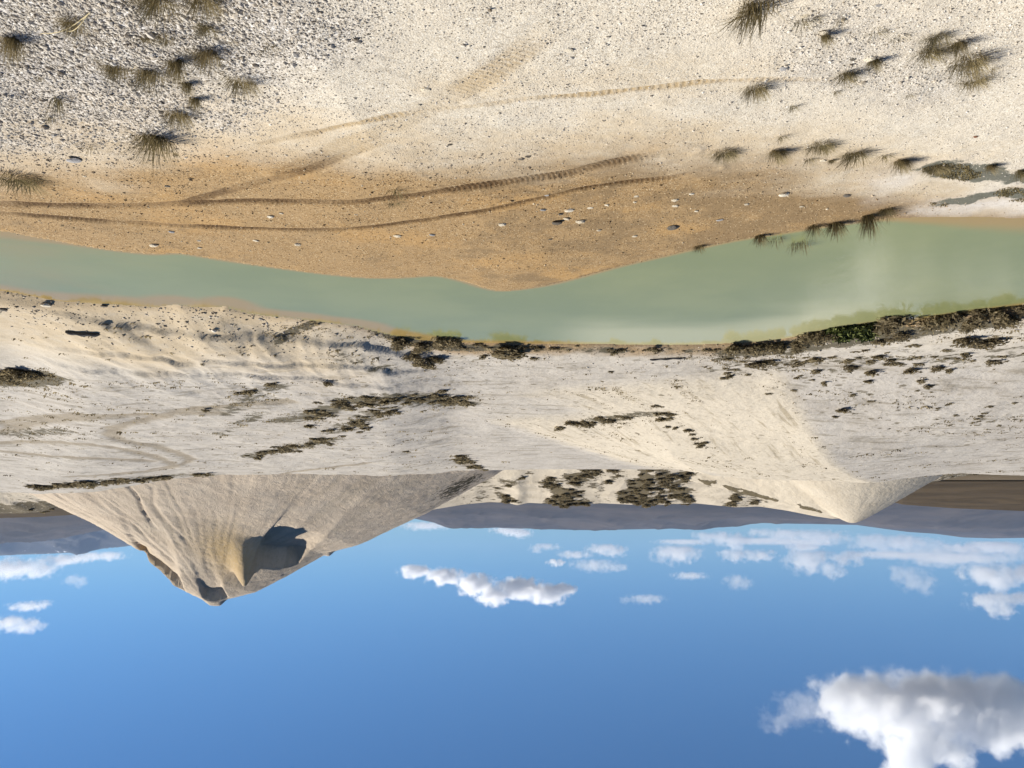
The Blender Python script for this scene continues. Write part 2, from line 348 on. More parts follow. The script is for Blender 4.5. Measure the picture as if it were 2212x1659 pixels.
# near-bank sand border (outer edge of the ochre) as distance from the shore
SB = np.array([(-100, 395), (0, 392), (100, 372), (250, 355), (450, 345), (700, 342), (1000, 330), (1200, 332), (1450, 340), (1600, 355), (1750, 372), (1900, 400), (2000, 425), (2100, 445), (2212, 452)], float)
RIDGES = []   # (polyline, height, east width, west width)
def _d(x, y, D): p = at_dist(x, y, D); return (float(p[0]), float(p[1]))
RIDGES.append(([_d(1655, 812, 31.5), _d(1730, 860, 40), _d(1830, 935, 56), _d(1960, 1000, 80), _d(2050, 1018, 98)], 2.1, 12.0, 34.0))
RIDGES.append(([_d(1405, 893, 43), _d(1470, 945, 55), _d(1560, 1005, 78), _d(1620, 1016, 96)], 2.0, 10.0, 20.0))
GUL = [_d(470, 668, 25.5), _d(455, 700, 27), _d(430, 735, 29)]
GUL2 = [_d(535, 670, 25.5), _d(540, 700, 27.5), _d(600, 735, 30)]

def height(X, Y, detail=True):
    X = np.asarray(X, float); Y = np.asarray(Y, float)
    dn, _ = seg_dist(X, Y, NEAR_L); df, _ = seg_dist(X, Y, FAR_L); ins = inside(X, Y, POND)
    nearside = (dn < df)
    w1 = fbm(X * 0.22, Y * 0.22, 4, 3); w2 = fbm(X * 0.9, Y * 0.9, 4, 11)
    # near bank: a gentle beach that steepens under the photographer
    zn = 0.03 + 0.040 * dn + 0.0045 * dn ** 2 + 0.05 * w1 * sstep(0, 3, dn) + 0.018 * w2 * sstep(0, 2, dn)
    zn = zn + 2.3 * sstep(5.6, 0.5, Y) 
    # far bank
    u = X / np.maximum(Y, 1.0)
    bluff = sstep(0.05, 0.16, u) * sstep(0.62, 0.5, u)
    zf = 0.03 + 0.16 * sstep(0.0, 0.8, df) + 0.024 * df + (0.45 * bluff) * sstep(0.3, 4.0, df) + 0.10 * w1 * sstep(0, 5, df) + 0.04 * w2 * sstep(0, 2, df)
    rg = ridged(X * 0.55 + 0.3 * w1, Y * 0.12, 4, 21)
    for lv in (1.6, 3.6, 6.0): zf = zf + bluff * 0.13 * (sstep(0.0, 0.3, df - lv - 1.6 * w1 - 0.5 * w2) - 0.5)
    zf = zf + bluff * 0.13 * rg * sstep(0.2, 2.5, df) * sstep(16, 7, df)
    if detail:
        rough = sstep(-0.02, 0.1, u)
        zf = zf + rough * (0.12 * fbm(X * 0.5, Y * 0.28, 5, 31) + 0.30 * fbm(X * 0.09, Y * 0.12, 3, 41)) * sstep(2, 14, df)
    for gp, gd in ((GUL2, 0.05),):
        g, _ = seg_dist(X, Y, gp); zf = zf - gd * np.exp(-(g / 0.22) ** 2)
    zf = zf + 2.0 * sstep(0.30, 0.62, u) * sstep(45, 92, Y) + 0.3 * sstep(-0.45, -0.7, u) * sstep(30, 80, Y)
    for line, A, we, ww in RIDGES:
        d, arc = seg_dist(X, Y, line); L = sum(math.dist(a, b) for a, b in zip(line[:-1], line[1:]))
        lx = np.interp(Y, [p[1] for p in line], [p[0] for p in line])
        east = X > lx
        k = sstep(0.0, 0.16 * L, arc) * (0.75 + 0.25 * sstep(0.1 * L, 0.5 * L, arc)) * (1 - 0.96 * sstep(0.42 * L, 0.92 * L, arc))
        e0 = sstep(we, 0.0, d * 1.0); w0 = sstep(ww, 0.0, d)
        prof = np.where(east, np.clip(1 - d / we, 0, 1) ** 1.15, w0)
        rill = 0.11 * ridged(arc * 0.7 + d * 0.25, d * 0.05, 4, 61) * np.where(east, prof * (1 - prof) * 4, 0.15)
        zf = zf + A * prof * k + rill * k
    crest = 90 + 6 * fbm(X * 0.03, X * 0 + 1.7, 2, 51)
    zf = zf - 0.0042 * np.clip(Y - crest, 0, None) ** 2
    z = np.where(nearside, zn, zf)
    pond = -np.minimum(0.9, 0.22 * np.minimum(dn, df)) - 0.03
    z = np.where(ins, pond, z)
    return np.maximum(z, -6.0)

def hit(px, py):
    """first meeting of the view ray with the land: (n,3)"""
    px = np.atleast_1d(np.asarray(px, float)); py = np.atleast_1d(np.asarray(py, float))
    d = ray(px, py); t = np.geomspace(4.0, 118.0, 420)
    X = d[:, None, 0] * t; Y = d[:, None, 1] * t; Z = CAM_H + d[:, None, 2] * t
    Hh = height(X, Y); below = Z < Hh; k = np.argmax(below, 1); k = np.where(below.any(1), np.maximum(k, 1), len(t) - 1)
    r = np.arange(len(px)); a = (Z - Hh)[r, k - 1]; b = (Z - Hh)[r, k]; f = np.clip(a / (a - b + 1e-9), 0, 1)
    tt = t[k - 1] + (t[k] - t[k - 1]) * f
    P = np.stack([d[:, 0] * tt, d[:, 1] * tt, CAM_H + d[:, 2] * tt], -1); P[:, 2] = height(P[:, 0], P[:, 1]); return P
def world_line(p, n=4):
    p = smooth_line(p, n); q = hit(p[:, 0], p[:, 1]); return [(a, b) for a, b, _ in q]

# tyre tracks on the near beach (with lug prints) and wheel marks on the far flat
TR1 = world_line([(-80, 440), (0, 440), (130, 443), (266, 444), (400, 440), (560, 434), (737, 437), (800, 433), (870, 425), (944, 415), (1054, 400), (1137, 387), (1230, 374), (1304, 355), (1404, 338), (1474, 327)])
TR2 = world_line([(-80, 455), (0, 459), (130, 470), (260, 479), (400, 487), (550, 493), (737, 495), (904, 477), (1054, 453), (1170, 428), (1270, 405), (1370, 392), (1437, 384), (1474, 378), (1540, 362)])
TR3 = world_line([(280, 444), (383, 438), (470, 418), (567, 393), (660, 368), (737, 340), (830, 305), (920, 280)])
TR4 = world_line([(560, 310), (650, 292), (737, 273), (870, 247), (1000, 231), (1070, 222), (1150, 212), (1237, 207), (1340, 196), (1437, 187), (1540, 175), (1700, 172), (1850, 176)])
TR5 = world_line([(620, 375), (737, 318), (830, 280), (950, 225), (1060, 160), (1130, 110), (1230, 30)])
FT = [world_line(p) for p in (
    [(0, 958), (80, 955), (200, 962), (300, 978), (360, 997), (375, 1008), (345, 1016), (290, 1022), (150, 1030)],
    [(620, 868), (500, 878), (420, 886), (350, 900), (262, 920), (240, 936), (262, 952), (330, 964), (390, 982), (410, 996), (360, 1010), (250, 1024)],
    [(0, 915), (80, 905), (200, 898), (330, 897), (470, 893)], [(0, 935), (60, 917), (150, 906), (260, 900)], [(0, 975), (130, 988), (240, 992), (330, 997)],
    [(1000, 1000), (1020, 1008), (1040, 1016)], [(540, 1040), (620, 1022), (700, 1012), (800, 1000)])]
GREY_P = world_line([(700, -60), (640, 0), (620, 90), (600, 160), (510, 235), (440, 290), (380, 335), (280, 352), (100, 362), (-80, 392)], 2)
GREY_P += [(GREY_P[-1][0] + 8, GREY_P[-1][1]), (GREY_P[-1][0] + 8, 2.0), (GREY_P[0][0], 2.0)]
GREY2 = world_line([(1640, 60), (1800, 30), (1980, 90), (2100, 140), (2120, 200), (1900, 215), (1700, 170)], 2)
MOSS = [world_line(p, 2) for p in ([(1985, 366), (2040, 352), (2110, 356), (2212, 372), (2300, 376), (2300, 420), (2212, 412), (2130, 398), (2050, 388)],
                                   [(2005, 434), (2080, 420), (2160, 405), (2212, 400), (2300, 400), (2300, 436), (2150, 432), (2080, 444), (2015, 446)])]
DARKS = [(world_line(p, 2), w, a) for p, w, a in (
    ([(480, 895), (530, 870), (560, 845), (600, 835)], 1.1, 0.55), ([(610, 910), (680, 895), (760, 870), (840, 858), (920, 862), (1000, 870)], 1.7, 0.75),
    ([(720, 935), (780, 905), (850, 880), (940, 866)], 1.6, 0.6), ([(540, 985), (600, 972), (680, 958), (720, 948)], 1.6, 0.7), ([(470, 940), (520, 915), (570, 890)], 1.0, 0.5),
    ([(0, 940), (60, 937), (140, 930)], 1.5, 0.6), ([(0, 830), (60, 822), (105, 812)], 1.3, 1.0), ([(250, 690), (300, 680), (330, 672)], 0.5, 0.8), ([(600, 735), (650, 708), (700, 690)], 0.45, 0.8),
    ([(820, 715), (900, 745), (980, 750), (1100, 752)], 0.6, 0.75), ([(1150, 752), (1350, 757), (1560, 757)], 0.35, 0.55),
    ([(1570, 768), (1700, 755), (1850, 735), (2000, 715), (2212, 690)], 1.5, 0.75), ([(1590, 790), (1750, 790), (1950, 775), (2212, 760)], 3.0, 0.42),
    ([(120, 1052), (250, 1036), (380, 1028), (470, 1026)], 3.0, 0.6), ([(1250, 915), (1330, 903), (1420, 890)], 1.3, 0.6), ([(730, 770), (790, 790), (860, 800)], 0.8, 0.45),
    ([(840, 1015), (900, 1006), (1000, 992)], 2.5, 0.35))]

def sunlit_cream_mask(X, Y):  # sunward (east) sides of the ridges, lightened by colour as if sunlit
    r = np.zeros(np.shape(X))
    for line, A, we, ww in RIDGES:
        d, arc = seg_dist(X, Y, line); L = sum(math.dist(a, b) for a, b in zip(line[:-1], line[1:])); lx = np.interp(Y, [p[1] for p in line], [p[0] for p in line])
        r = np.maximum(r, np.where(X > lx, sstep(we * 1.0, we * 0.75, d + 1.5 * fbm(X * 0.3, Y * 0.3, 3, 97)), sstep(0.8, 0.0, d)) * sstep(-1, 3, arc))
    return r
def masks(X, Y, Z):
    dn, _ = seg_dist(X, Y, NEAR_L); df, _ = seg_dist(X, Y, FAR_L); near = (dn < df) & (Y < 40)
    ins = inside(X, Y, POND)
    sbw = hit(SB[:, 0], SB[:, 1]); W, _ = seg_dist(sbw[:, 0], sbw[:, 1], NEAR_L)
    o = np.argsort(sbw[:, 0]); Wd = np.interp(X, sbw[o, 0], W[o])
    wob = 1.1 * fbm(X * 0.5, Y * 0.8, 5, 71, 0.6)
    sand = np.where(near, sstep(1.6, -1.2, dn - Wd + wob), 0)
    far_s = np.where(~near, sstep(1.4, 0.15, df + 0.5 * fbm(X * 0.7, Y * 0.7, 3, 72)), 0) * 0.9
    sand = np.maximum(sand, far_s); sand = np.where(ins, 1.0, sand)
    u = X / np.maximum(Y, 1)
    tan = np.where(~near, sstep(8.0, 3.0, df + 2.5 * fbm(X * 0.35, Y * 0.35, 4, 73)) * sstep(0.12, 0.3, u), 0) * 0.8
    tan = np.maximum(tan, np.where(near, 0.75 * sstep(3.2, 0.0, dn - Wd + 2 * wob) * (1 - sand), 0))
    def soft(P, w, s):
        d, _ = seg_dist(X, Y, P + [P[0]]); d = np.where(inside(X, Y, P), d, -d); return sstep(-w, w, d + w * 1.2 * fbm(X * 0.8, Y * 0.8, 4, s))
    grey = np.where(near, np.maximum(soft(GREY_P, 1.0, 81), 0.4 * soft(GREY2, 0.8, 82)), 0)
    grey = grey * (1 - sand)
    moss = np.where(near, np.maximum.reduce([soft(p, 0.35, 83) for p in MOSS]), 0)
    crust = np.where(near, np.maximum.reduce([soft(p, 1.0, 84) for p in MOSS]), 0) * 0.55 * (1 - moss * 0.5)
    track = np.zeros_like(X); dz = np.zeros_like(X)
    nearm = near & (Y > 5) & (Y < 24)
    ii = np.nonzero(nearm)
    x, y = X[ii], Y[ii]; t = np.zeros_like(x); z = np.zeros_like(x)
    for L, w, a, dep in ((TR1, 0.20, 1.0, 0.04), (TR2, 0.14, 1.0, 0.035), (TR3, 0.15, 0.75, 0.015), (TR4, 0.09, 0.9, 0.012), (TR5, 0.25, 0.6, 0.01)):
        d, arc = seg_dist(x, y, L); d = d + 0.03 * vn(x * 2, y * 2, 91)
        lug = 0.5 + 0.5 * np.sin(arc * 2 * math.pi / 0.085 + np.where(d > 0.05, 1.2, 0) + 1.3 * vn(arc * 1.5, arc * 0, 92))
        keep = 0.45 + 0.55 * sstep(-0.35, 0.25, fbm(arc * 0.6, arc * 0 + 3.3, 3, 93))
        k = sstep(w, w * 0.45, d) * keep * sstep(0, 1.2, arc.max() - arc)
        t = np.maximum(t, k * a * (0.55 + 0.45 * lug)); z = z - dep * k * (0.3 + 0.7 * lug) + 0.4 * dep * np.exp(-((d - w * 1.25) / 0.06) ** 2)
    track[ii] = t; dz[ii] = z
    fi = np.nonzero(~near & (Y > 24) & (Y < 100)); x, y = X[fi], Y[fi]; t = np.zeros_like(x)
    for L in FT:
        d, arc = seg_dist(x, y, L); t = np.maximum(t, 0.62 * sstep(0.75, 0.2, d + 0.25 * fbm(x * 0.8, y * 0.8, 3, 94)))
    track[fi] = t; dz[fi] = -0.08 * t
    dark = np.zeros_like(X); t = np.zeros_like(x)
    for L, w, a in DARKS:
        d, _ = seg_dist(x, y, L); t = np.maximum(t, a * sstep(w, 0.1 * w, d))
    dark[fi] = t
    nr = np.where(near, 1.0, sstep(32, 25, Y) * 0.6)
    return dict(sand=sand, grey=grey, tan=tan, track=track, moss=moss, crust=crust, dark=dark, near=nr, cream=sunlit_cream_mask(X, Y) * (~near)), dz

# one sheet, finer near the camera
def spaced():
    D = [1.0, 2.0, 3.0, 4.0, 4.6]; d = 5.0
    while d < 122: D.append(d); d += min(max(0.022, d * d / 4000.0), 0.0046 * d)
    return np.array(D)
DD = spaced()
UU = np.concatenate([-np.geomspace(4.0, 0.69, 24), np.linspace(-0.68, 0.68, 700), np.geomspace(0.69, 4.0, 24)])
GX = DD[:, None] * UU[None, :]; GY = np.repeat(DD[:, None], len(UU), 1)
GZ = height(GX, GY)
mk, dz = masks(GX, GY, GZ)
GZ = GZ + dz
micro = (0.011 * fbm(GX * 6, GY * 6, 3, 101) + 0.02 * fbm(GX * 1.7, GY * 1.7, 3, 102)) * sstep(26, 18, GY)
GZ = GZ + micro * (0.5 + 0.8 * mk['grey']) + 0.05 * mk['grey'] * ridged(GX * 0.8 + 0.5 * GY, GY * 1.3, 3, 105)
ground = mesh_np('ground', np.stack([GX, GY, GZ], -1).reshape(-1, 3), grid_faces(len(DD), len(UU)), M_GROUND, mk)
tag(ground, 'pale quartz gravel ground on both banks of the pond, ochre sand along the shore', kind='structure')
bgx = np.array([-16000, -600, -300, -60, 0, 60, 300, 600, 16000.0]); bgy = np.array([-900, -100, 0.9, 1.3, 118, 300, 1000, 17000.0])
bx, by = np.meshgrid(bgx, bgy); bz = np.where(by < 1, 2.2, -4.5); bz = np.where(by < -50, 1.0, bz)
T0 = mat_hill('dry_plain', (0.085, 0.065, 0.040, 1), (0.12, 0.092, 0.058, 1), 0.01)
tag(mesh_np('plain', np.stack([bx, by, bz], -1).reshape(-1, 3), grid_faces(len(bgy), len(bgx)), T0), 'dry brown plain beyond the gravel workings', kind='structure')

# water
wD = np.geomspace(11.0, 34.0, 260); wU = np.linspace(-1.6, 1.6, 420)
WX = wD[:, None] * wU[None]; WY = np.repeat(wD[:, None], len(wU), 1)
dn, _ = seg_dist(WX, WY, NEAR_L); df, _ = seg_dist(WX, WY, FAR_L); wi = inside(WX, WY, POND)
sdw = np.where(wi, np.minimum(dn, df), -np.minimum(dn, df))
u = wU[None] + 0 * WX
sh = np.maximum(sstep(0.9 + 0.5 * sstep(0.3, 0.6, u), 0.0, df), sstep(0.3 + 1.1 * sstep(-0.42, -0.62, u) + 1.0 * sstep(0.5, 0.68, u), 0.0, dn))
sh = np.maximum(sh, 0.6 * sstep(0.2, 0.62, u) * (0.5 + 0.5 * fbm(WX * 0.3, WY * 0.3, 3, 5)))
fcs = grid_faces(len(wD), len(wU)); keep = (sdw.ravel()[fcs] > -0.35).any(1)
water = mesh_np('water', np.stack([WX, WY, 0 * WX], -1).reshape(-1, 3), fcs[keep], M_WATER, dict(shallow=sh, pale=sstep(4.6, 1.4, df + 0.7 * fbm(WX * 0.4, WY * 0.8, 3, 6)) * sstep(-0.03, -0.12, u) * sstep(-0.50, -0.30, u)))
tag(water, 'milky green pond water with ochre shallows', kind='structure')

# ------------------------------------------------------------------ cones and mounds behind the flat
def cone_main():
    D = 112.0; pk = at_dist(468, 1310, D); s = D / F
    xs = np.arange(-46, 46.01, 0.22); ys = np.arange(-34, 30.01, 0.22); X, Y = np.meshgrid(xs, ys)
    r = np.hypot(X, Y); a = np.arctan2(X, -Y)
    wr = r * (1 + 0.03 * fbm(np.cos(a) * 2 + 5, np.sin(a) * 2, 3, 7))
    # silhouette measured in the photograph: left-hand and right-hand profiles (distance from the axis, drop)
    dE = np.array([(0, 0), (0.9, 0.15), (2.1, 1.1), (5.6, 2.8), (6.1, 3.5), (7.2, 4.6), (8.7, 5.8), (9.2, 7.1), (15, 10.6), (25, 15.6), (36, 20.5), (46, 27)])
    dW = np.array([(0, 0), (0.5, 0.1), (1.3, 0.9), (5.0, 1.9), (8.9, 3.9), (14.2, 6.9), (18.3, 8.0), (23, 10.2), (27, 12.0), (36, 17.0), (46, 23.5)])
    dS = np.array([(0, 0), (3.0, 2.0), (8.0, 6.2), (16, 11.8), (24, 16.2), (34, 20.5)])
    e = np.interp(wr, dE[:, 0], dE[:, 1]); w = np.interp(wr, dW[:, 0], dW[:, 1]); f = np.interp(wr, dS[:, 0], dS[:, 1])
    ca = np.cos(a); sa = np.sin(a); wf = ca ** 2
    side = np.where(sa > 0, e, w)
    drop = side * (1 - wf) + f * wf
    z = -drop
    # buttress (prow) running from the top down towards the lake
    bl = [(-0.8, -0.5), (-5.7, -7.2), (-7.8, -14.0)]
    bd, barc = seg_dist(X, Y, bl); z = z + 2.6 * np.exp(-(bd / 1.15) ** 2) * sstep(6.3, 8.4, barc) * sstep(13.5, 9.2, barc)
    # three sheer scoops facing away from the sun
    def cut(z, P, Q, depth, decay, endP=0.5, endQ=1.5, floor=0.0):
        P = np.array(P); Q = np.array(Q); L = np.linalg.norm(Q - P); d = (Q - P) / L; n = np.array([d[1], -d[0]])
        if n[1] > 0: n = -n
        sx = X - P[0]; sy = Y - P[1]; sc = sx * d[0] + sy * d[1]; tt = sx * n[0] + sy * n[1]
        tt = tt + 0.25 * fbm(sc * 0.8, z * 0.3, 3, 17)
        k = sstep(0.0, endP, sc) * np.sqrt(np.clip((L + endQ - sc) / endQ, 0, 1)) * (sc > 0)
        return z - depth * k * sstep(-0.05, 0.28, tt) * np.exp(-np.clip(tt, 0, None) / decay)
    z = cut(z, (-5.9, -7.3), (-10.4, -3.9), 2.7, 4.6, 0.4, 1.0)
    z = cut(z, (1.3, -1.3), (-1.3, -1.1), 1.8, 2.4, 0.5, 0.5)
    z = cut(z, (9.3, -1.5), (4.6, -0.6), 2.6, 4.5, 0.8, 0.8)
    # rain rills
    rl = ridged(a * 24 + 0.5 * fbm(X * 0.25, Y * 0.25, 3, 8), r * 0.07, 4, 9)
    z = z + (0.12 * rl + 0.085 * fbm(X * 1.3, Y * 1.3, 5, 10, 0.7)) * sstep(0.3, 4, r)
    for a0, r0, r1, dp in ((0.42, 6, 17, 0.5), (0.16, 13, 26, 0.8), (0.02, 11, 24, 0.4), (0.62, 8, 24, 0.3), (-0.2, 5, 15, 0.25)):
        aa = a0 + 0.05 * np.sin(r * 0.45 + a0 * 9); z = z - 0.42 * dp * np.exp(-((a - aa) * r / 0.22) ** 2) * sstep(r0, r0 + 2, r) * sstep(r1, r1 - 3, r)
    # little broken horn on the back ridge
    z = z + 0.5 * np.exp(-(((X + 14.4) / 0.45) ** 2 + ((Y - 0.2) / 0.9) ** 2))
    och = np.exp(-(((X + 4.5) / 3.5) ** 2 + ((Y + 10) / 4.0) ** 2)) * 1.1 + 0.8 * np.exp(-(((X - 8) / 3) ** 2 + ((Y + 3) / 3) ** 2)) + 0.2 * np.exp(-(((X + 3.5) / 1.5) ** 2 + ((Y + 5.5) / 2) ** 2))
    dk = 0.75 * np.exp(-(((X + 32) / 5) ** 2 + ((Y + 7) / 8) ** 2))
    V = np.stack([X + pk[0], Y + pk[1], np.maximum(z + pk[2], -5)], -1).reshape(-1, 3)
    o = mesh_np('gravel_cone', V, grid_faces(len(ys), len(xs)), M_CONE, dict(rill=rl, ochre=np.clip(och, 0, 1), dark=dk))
    return tag(o, 'tall eroded gravel cone with sheer shaded scoops near its top', 'hill', kind='structure')
cone_main()

def cone_small():
    D = 122.0; pk = at_dist(1842, 1130, D)
    xs = np.arange(-40, 26, 0.25); ys = np.arange(-20, 22, 0.28); X, Y = np.meshgrid(xs, ys)
    r = np.sqrt(X ** 2 + Y ** 2 + 0.8) - 0.9; a = np.arctan2(X, -Y)
    z = -0.60 * r - 0.006 * r * r * 0 + 0.05 * ridged(a * 16, r * 0.08, 4, 3) * sstep(0.5, 5, r) + 0.04 * fbm(X, Y, 4, 4)
    bl, barc = seg_dist(X, Y, [(0.3, 0.4), (5.5, 1.2), (12, 3.5), (22, 6)])     # shoulder ridge running to the sunny side
    z = np.maximum(z, -0.26 * barc - 0.55 * bl - 0.35 + 0.1 * fbm(X * 1.3, Y * 1.3, 3, 6))
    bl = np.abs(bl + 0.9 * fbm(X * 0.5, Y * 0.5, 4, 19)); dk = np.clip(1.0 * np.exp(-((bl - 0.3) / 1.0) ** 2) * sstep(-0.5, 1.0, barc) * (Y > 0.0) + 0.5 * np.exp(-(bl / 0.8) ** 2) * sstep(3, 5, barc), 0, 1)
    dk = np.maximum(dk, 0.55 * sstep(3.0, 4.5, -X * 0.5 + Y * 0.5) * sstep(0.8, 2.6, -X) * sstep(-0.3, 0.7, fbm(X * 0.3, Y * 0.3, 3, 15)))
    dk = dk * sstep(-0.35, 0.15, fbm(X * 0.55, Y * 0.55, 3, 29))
    V = np.stack([X + pk[0], Y + pk[1], np.maximum(z + pk[2], -5)], -1).reshape(-1, 3)
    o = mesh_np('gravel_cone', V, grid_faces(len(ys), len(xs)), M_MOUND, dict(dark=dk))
    return tag(o, 'small pale gravel cone with a pointed top, scrub along its sunny ridge', 'hill', kind='structure')
cone_small()

MOUND_GRIDS = []
def ridge_range(name, pts, D, mat, front, base_z, amp, fr, seed, label, nu=420, nd=60, back=None, cat='hill', dark=None, snow=None, kind='structure', peak_pow=1.0):
    """a hill whose crest follows the skyline points pts (px) at distance D; falls forward over `front` metres and behind"""
    pts = np.array(pts, float); back = back or front
    xs = np.linspace(pts[0, 0], pts[-1, 0], nu); sky_y = np.interp(xs, pts[:, 0], pts[:, 1])
    kk = np.exp(-np.linspace(-2, 2, 13) ** 2); kk /= kk.sum(); sky_y = np.convolve(np.pad(sky_y, 6, mode='edge'), kk, 'valid') if D < 250 else sky_y
    c = at_dist(xs, sky_y, D); u = c[:, 0] / D; zc = c[:, 2]
    t = np.concatenate([np.linspace(-1, 0, nd), np.linspace(0, 1, nd // 2)[1:]])
    off = np.where(t < 0, t * front, t * back)
    Yg = D + off[:, None] + 0 * u[None]; Xg = u[None] * Yg
    prof = np.where(t < 0, 1 - np.abs(t) ** peak_pow, (1 - t) ** 1.0)[:, None]
    z = base_z + (zc[None] - base_z) * prof
    n = ridged(Xg * fr, Yg * fr * 0.6, 5, seed); bell = np.where(t < 0, np.abs(t) ** 0.6 * (1 - np.abs(t)) * 2.2, 0.2 * t)[:, None]
    z = z + amp * (n - 0.25) * bell * np.clip(zc[None] - base_z, 0, None) + 0
    at = {}
    px = xs[None] + 0 * Xg; hp = prof + 0 * Xg
    if dark is not None: at['dark'] = dark(px, hp, Xg, Yg)
    if snow is not None: at['snow'] = snow(px, hp, Xg, Yg)
    o = mesh_np(name, np.stack([Xg, Yg, z], -1).reshape(-1, 3), grid_faces(len(t), nu), mat, at)
    if dark is not None: MOUND_GRIDS.append((Xg, Yg, z, at['dark'], hp))
    return tag(o, label, cat, kind=kind)

def bumps(px, spots):
    r = 0
    for x, w, a in spots: r = np.maximum(r, a * np.exp(-((px - x) / w) ** 2))
    return r
def dk_mid(px, hp, X, Y):
    px = px + 46 * fbm(X * 0.12, hp * 5.0, 4, 140) + 18 * (hp - 0.6)
    thin = 0.8 + 0.9 * fbm(X * 0.25, hp * 7.0, 4, 141)
    return bumps(px, [(1100, 26, 0.8), (1235, 50, 1.3), (1310, 26, 0.7), (1395, 44, 1.3), (1450, 34, 0.95), (1490, 26, 1.0), (1590, 16, 1.2), (1640, 40, 0.5), (1540, 22, 0.4), (1050, 40, 0.5), (1010, 40, 0.4)]) * thin * np.where(hp > 0.95, 0.9, 1.0)
ridge_range('gravel_mound', [(840, 1118), (880, 1113), (940, 1100), (1000, 1090), (1060, 1084), (1100, 1087), (1118, 1092), (1140, 1086), (1180, 1088), (1220, 1093), (1300, 1087), (1400, 1092), (1500, 1087), (1590, 1096),
             (1640, 1094), (1700, 1103), (1760, 1115), (1800, 1121), (1840, 1118)], 150, M_MOUND, 42, -2.0, 0.10, 0.07, 33,
            'low white gravel mounds half covered in dark scrub between the two cones', dark=dk_mid, nu=500, nd=90)
ridge_range('gravel_mound', [(1950, 1060), (1985, 1050), (2020, 1040), (2060, 1032), (2120, 1022), (2200, 1010)], 170, M_MOUND, 30, -3, 0.2, 0.1, 35,
            'pale low spoil bank with dark scrub to the side of the small cone', dark=lambda px, hp, X, Y: 0.62 + 0 * px)
ridge_range('gravel_mound', [(-260, 1116), (-80, 1114), (0, 1109), (50, 1109), (100, 1103), (150, 1088), (200, 1075), (260, 1050)], 190, M_MOUND, 60, -3, 0.25, 0.06, 36,
            'pale spoil bank with dark scrub behind the foot of the tall cone', dark=lambda px, hp, X, Y: np.maximum(0.75 * (hp > 0.80), np.maximum(0.9 * sstep(0.6, 0.5, hp), 0.35)) + 0 * px)
M_BROWN = mat_hill('brown_tussock_hill', (0.050, 0.037, 0.022, 1), (0.075, 0.055, 0.033, 1), 0.02)
M_FAR = mat_hill('far_hill', (0.034, 0.029, 0.028, 1), (0.068, 0.055, 0.047, 1), 0.0009)
M_SNOW = mat_hill('far_snow_range', (0.05, 0.05, 0.052, 1), (0.075, 0.07, 0.068, 1), 0.0006, snow=True)
ridge_range('brown_hill', [(1750, 1040), (1850, 1065), (1950, 1090), (2060, 1098), (2212, 1104), (2400, 1108), (2600, 1104)], 700, M_BROWN, 350, -4, 0.4, 0.008, 41, 'brown tussock slope beyond the small cone')
ridge_range('brown_hill', [(-300, 1120), (0, 1119), (80, 1117), (160, 1112), (260, 1106), (380, 1095)], 600, M_BROWN, 200, -4, 0.08, 0.012, 42, 'brown grass rise behind the tall cone')
ridge_range('mountains', [(560, 1085), (700, 1100), (820, 1112), (900, 1121), (950, 1131), (1000, 1139), (1040, 1139), (1080, 1138), (1150, 1140), (1240, 1145), (1300, 1145), (1400, 1143), (1480, 1141), (1560, 1134), (1620, 1129), (1690, 1131),
             (1760, 1132), (1850, 1134), (1900, 1141), (1960, 1149), (2020, 1153), (2080, 1161), (2140, 1163), (2212, 1162), (2350, 1158), (2600, 1150)], 9000, M_FAR, 4200, -10, 0.55, 0.0007, 43,
            'long low range of dark hills on the horizon', nu=700, nd=110, cat='mountain')
ridge_range('mountains', [(-400, 1192), (-100, 1178), (0, 1167), (60, 1165), (140, 1159), (220, 1142), (330, 1118), (480, 1095)], 8000, M_FAR, 4000, -10, 0.45, 0.0008, 44,
            'smooth purple range on the horizon behind the tall cone', cat='mountain')
ridge_range('mountains', [(-400, 1203), (-200, 1201), (0, 1199), (90, 1197), (150, 1194), (210, 1187), (290, 1175), (420, 1155), (600, 1130)], 13500, M_SNOW, 4000, -10, 0.55, 0.0007, 45,
            'distant blue range with last patches of snow', cat='mountain', snow=lambda px, hp, X, Y: sstep(0.90, 0.96, hp) * sstep(270, 200, px))

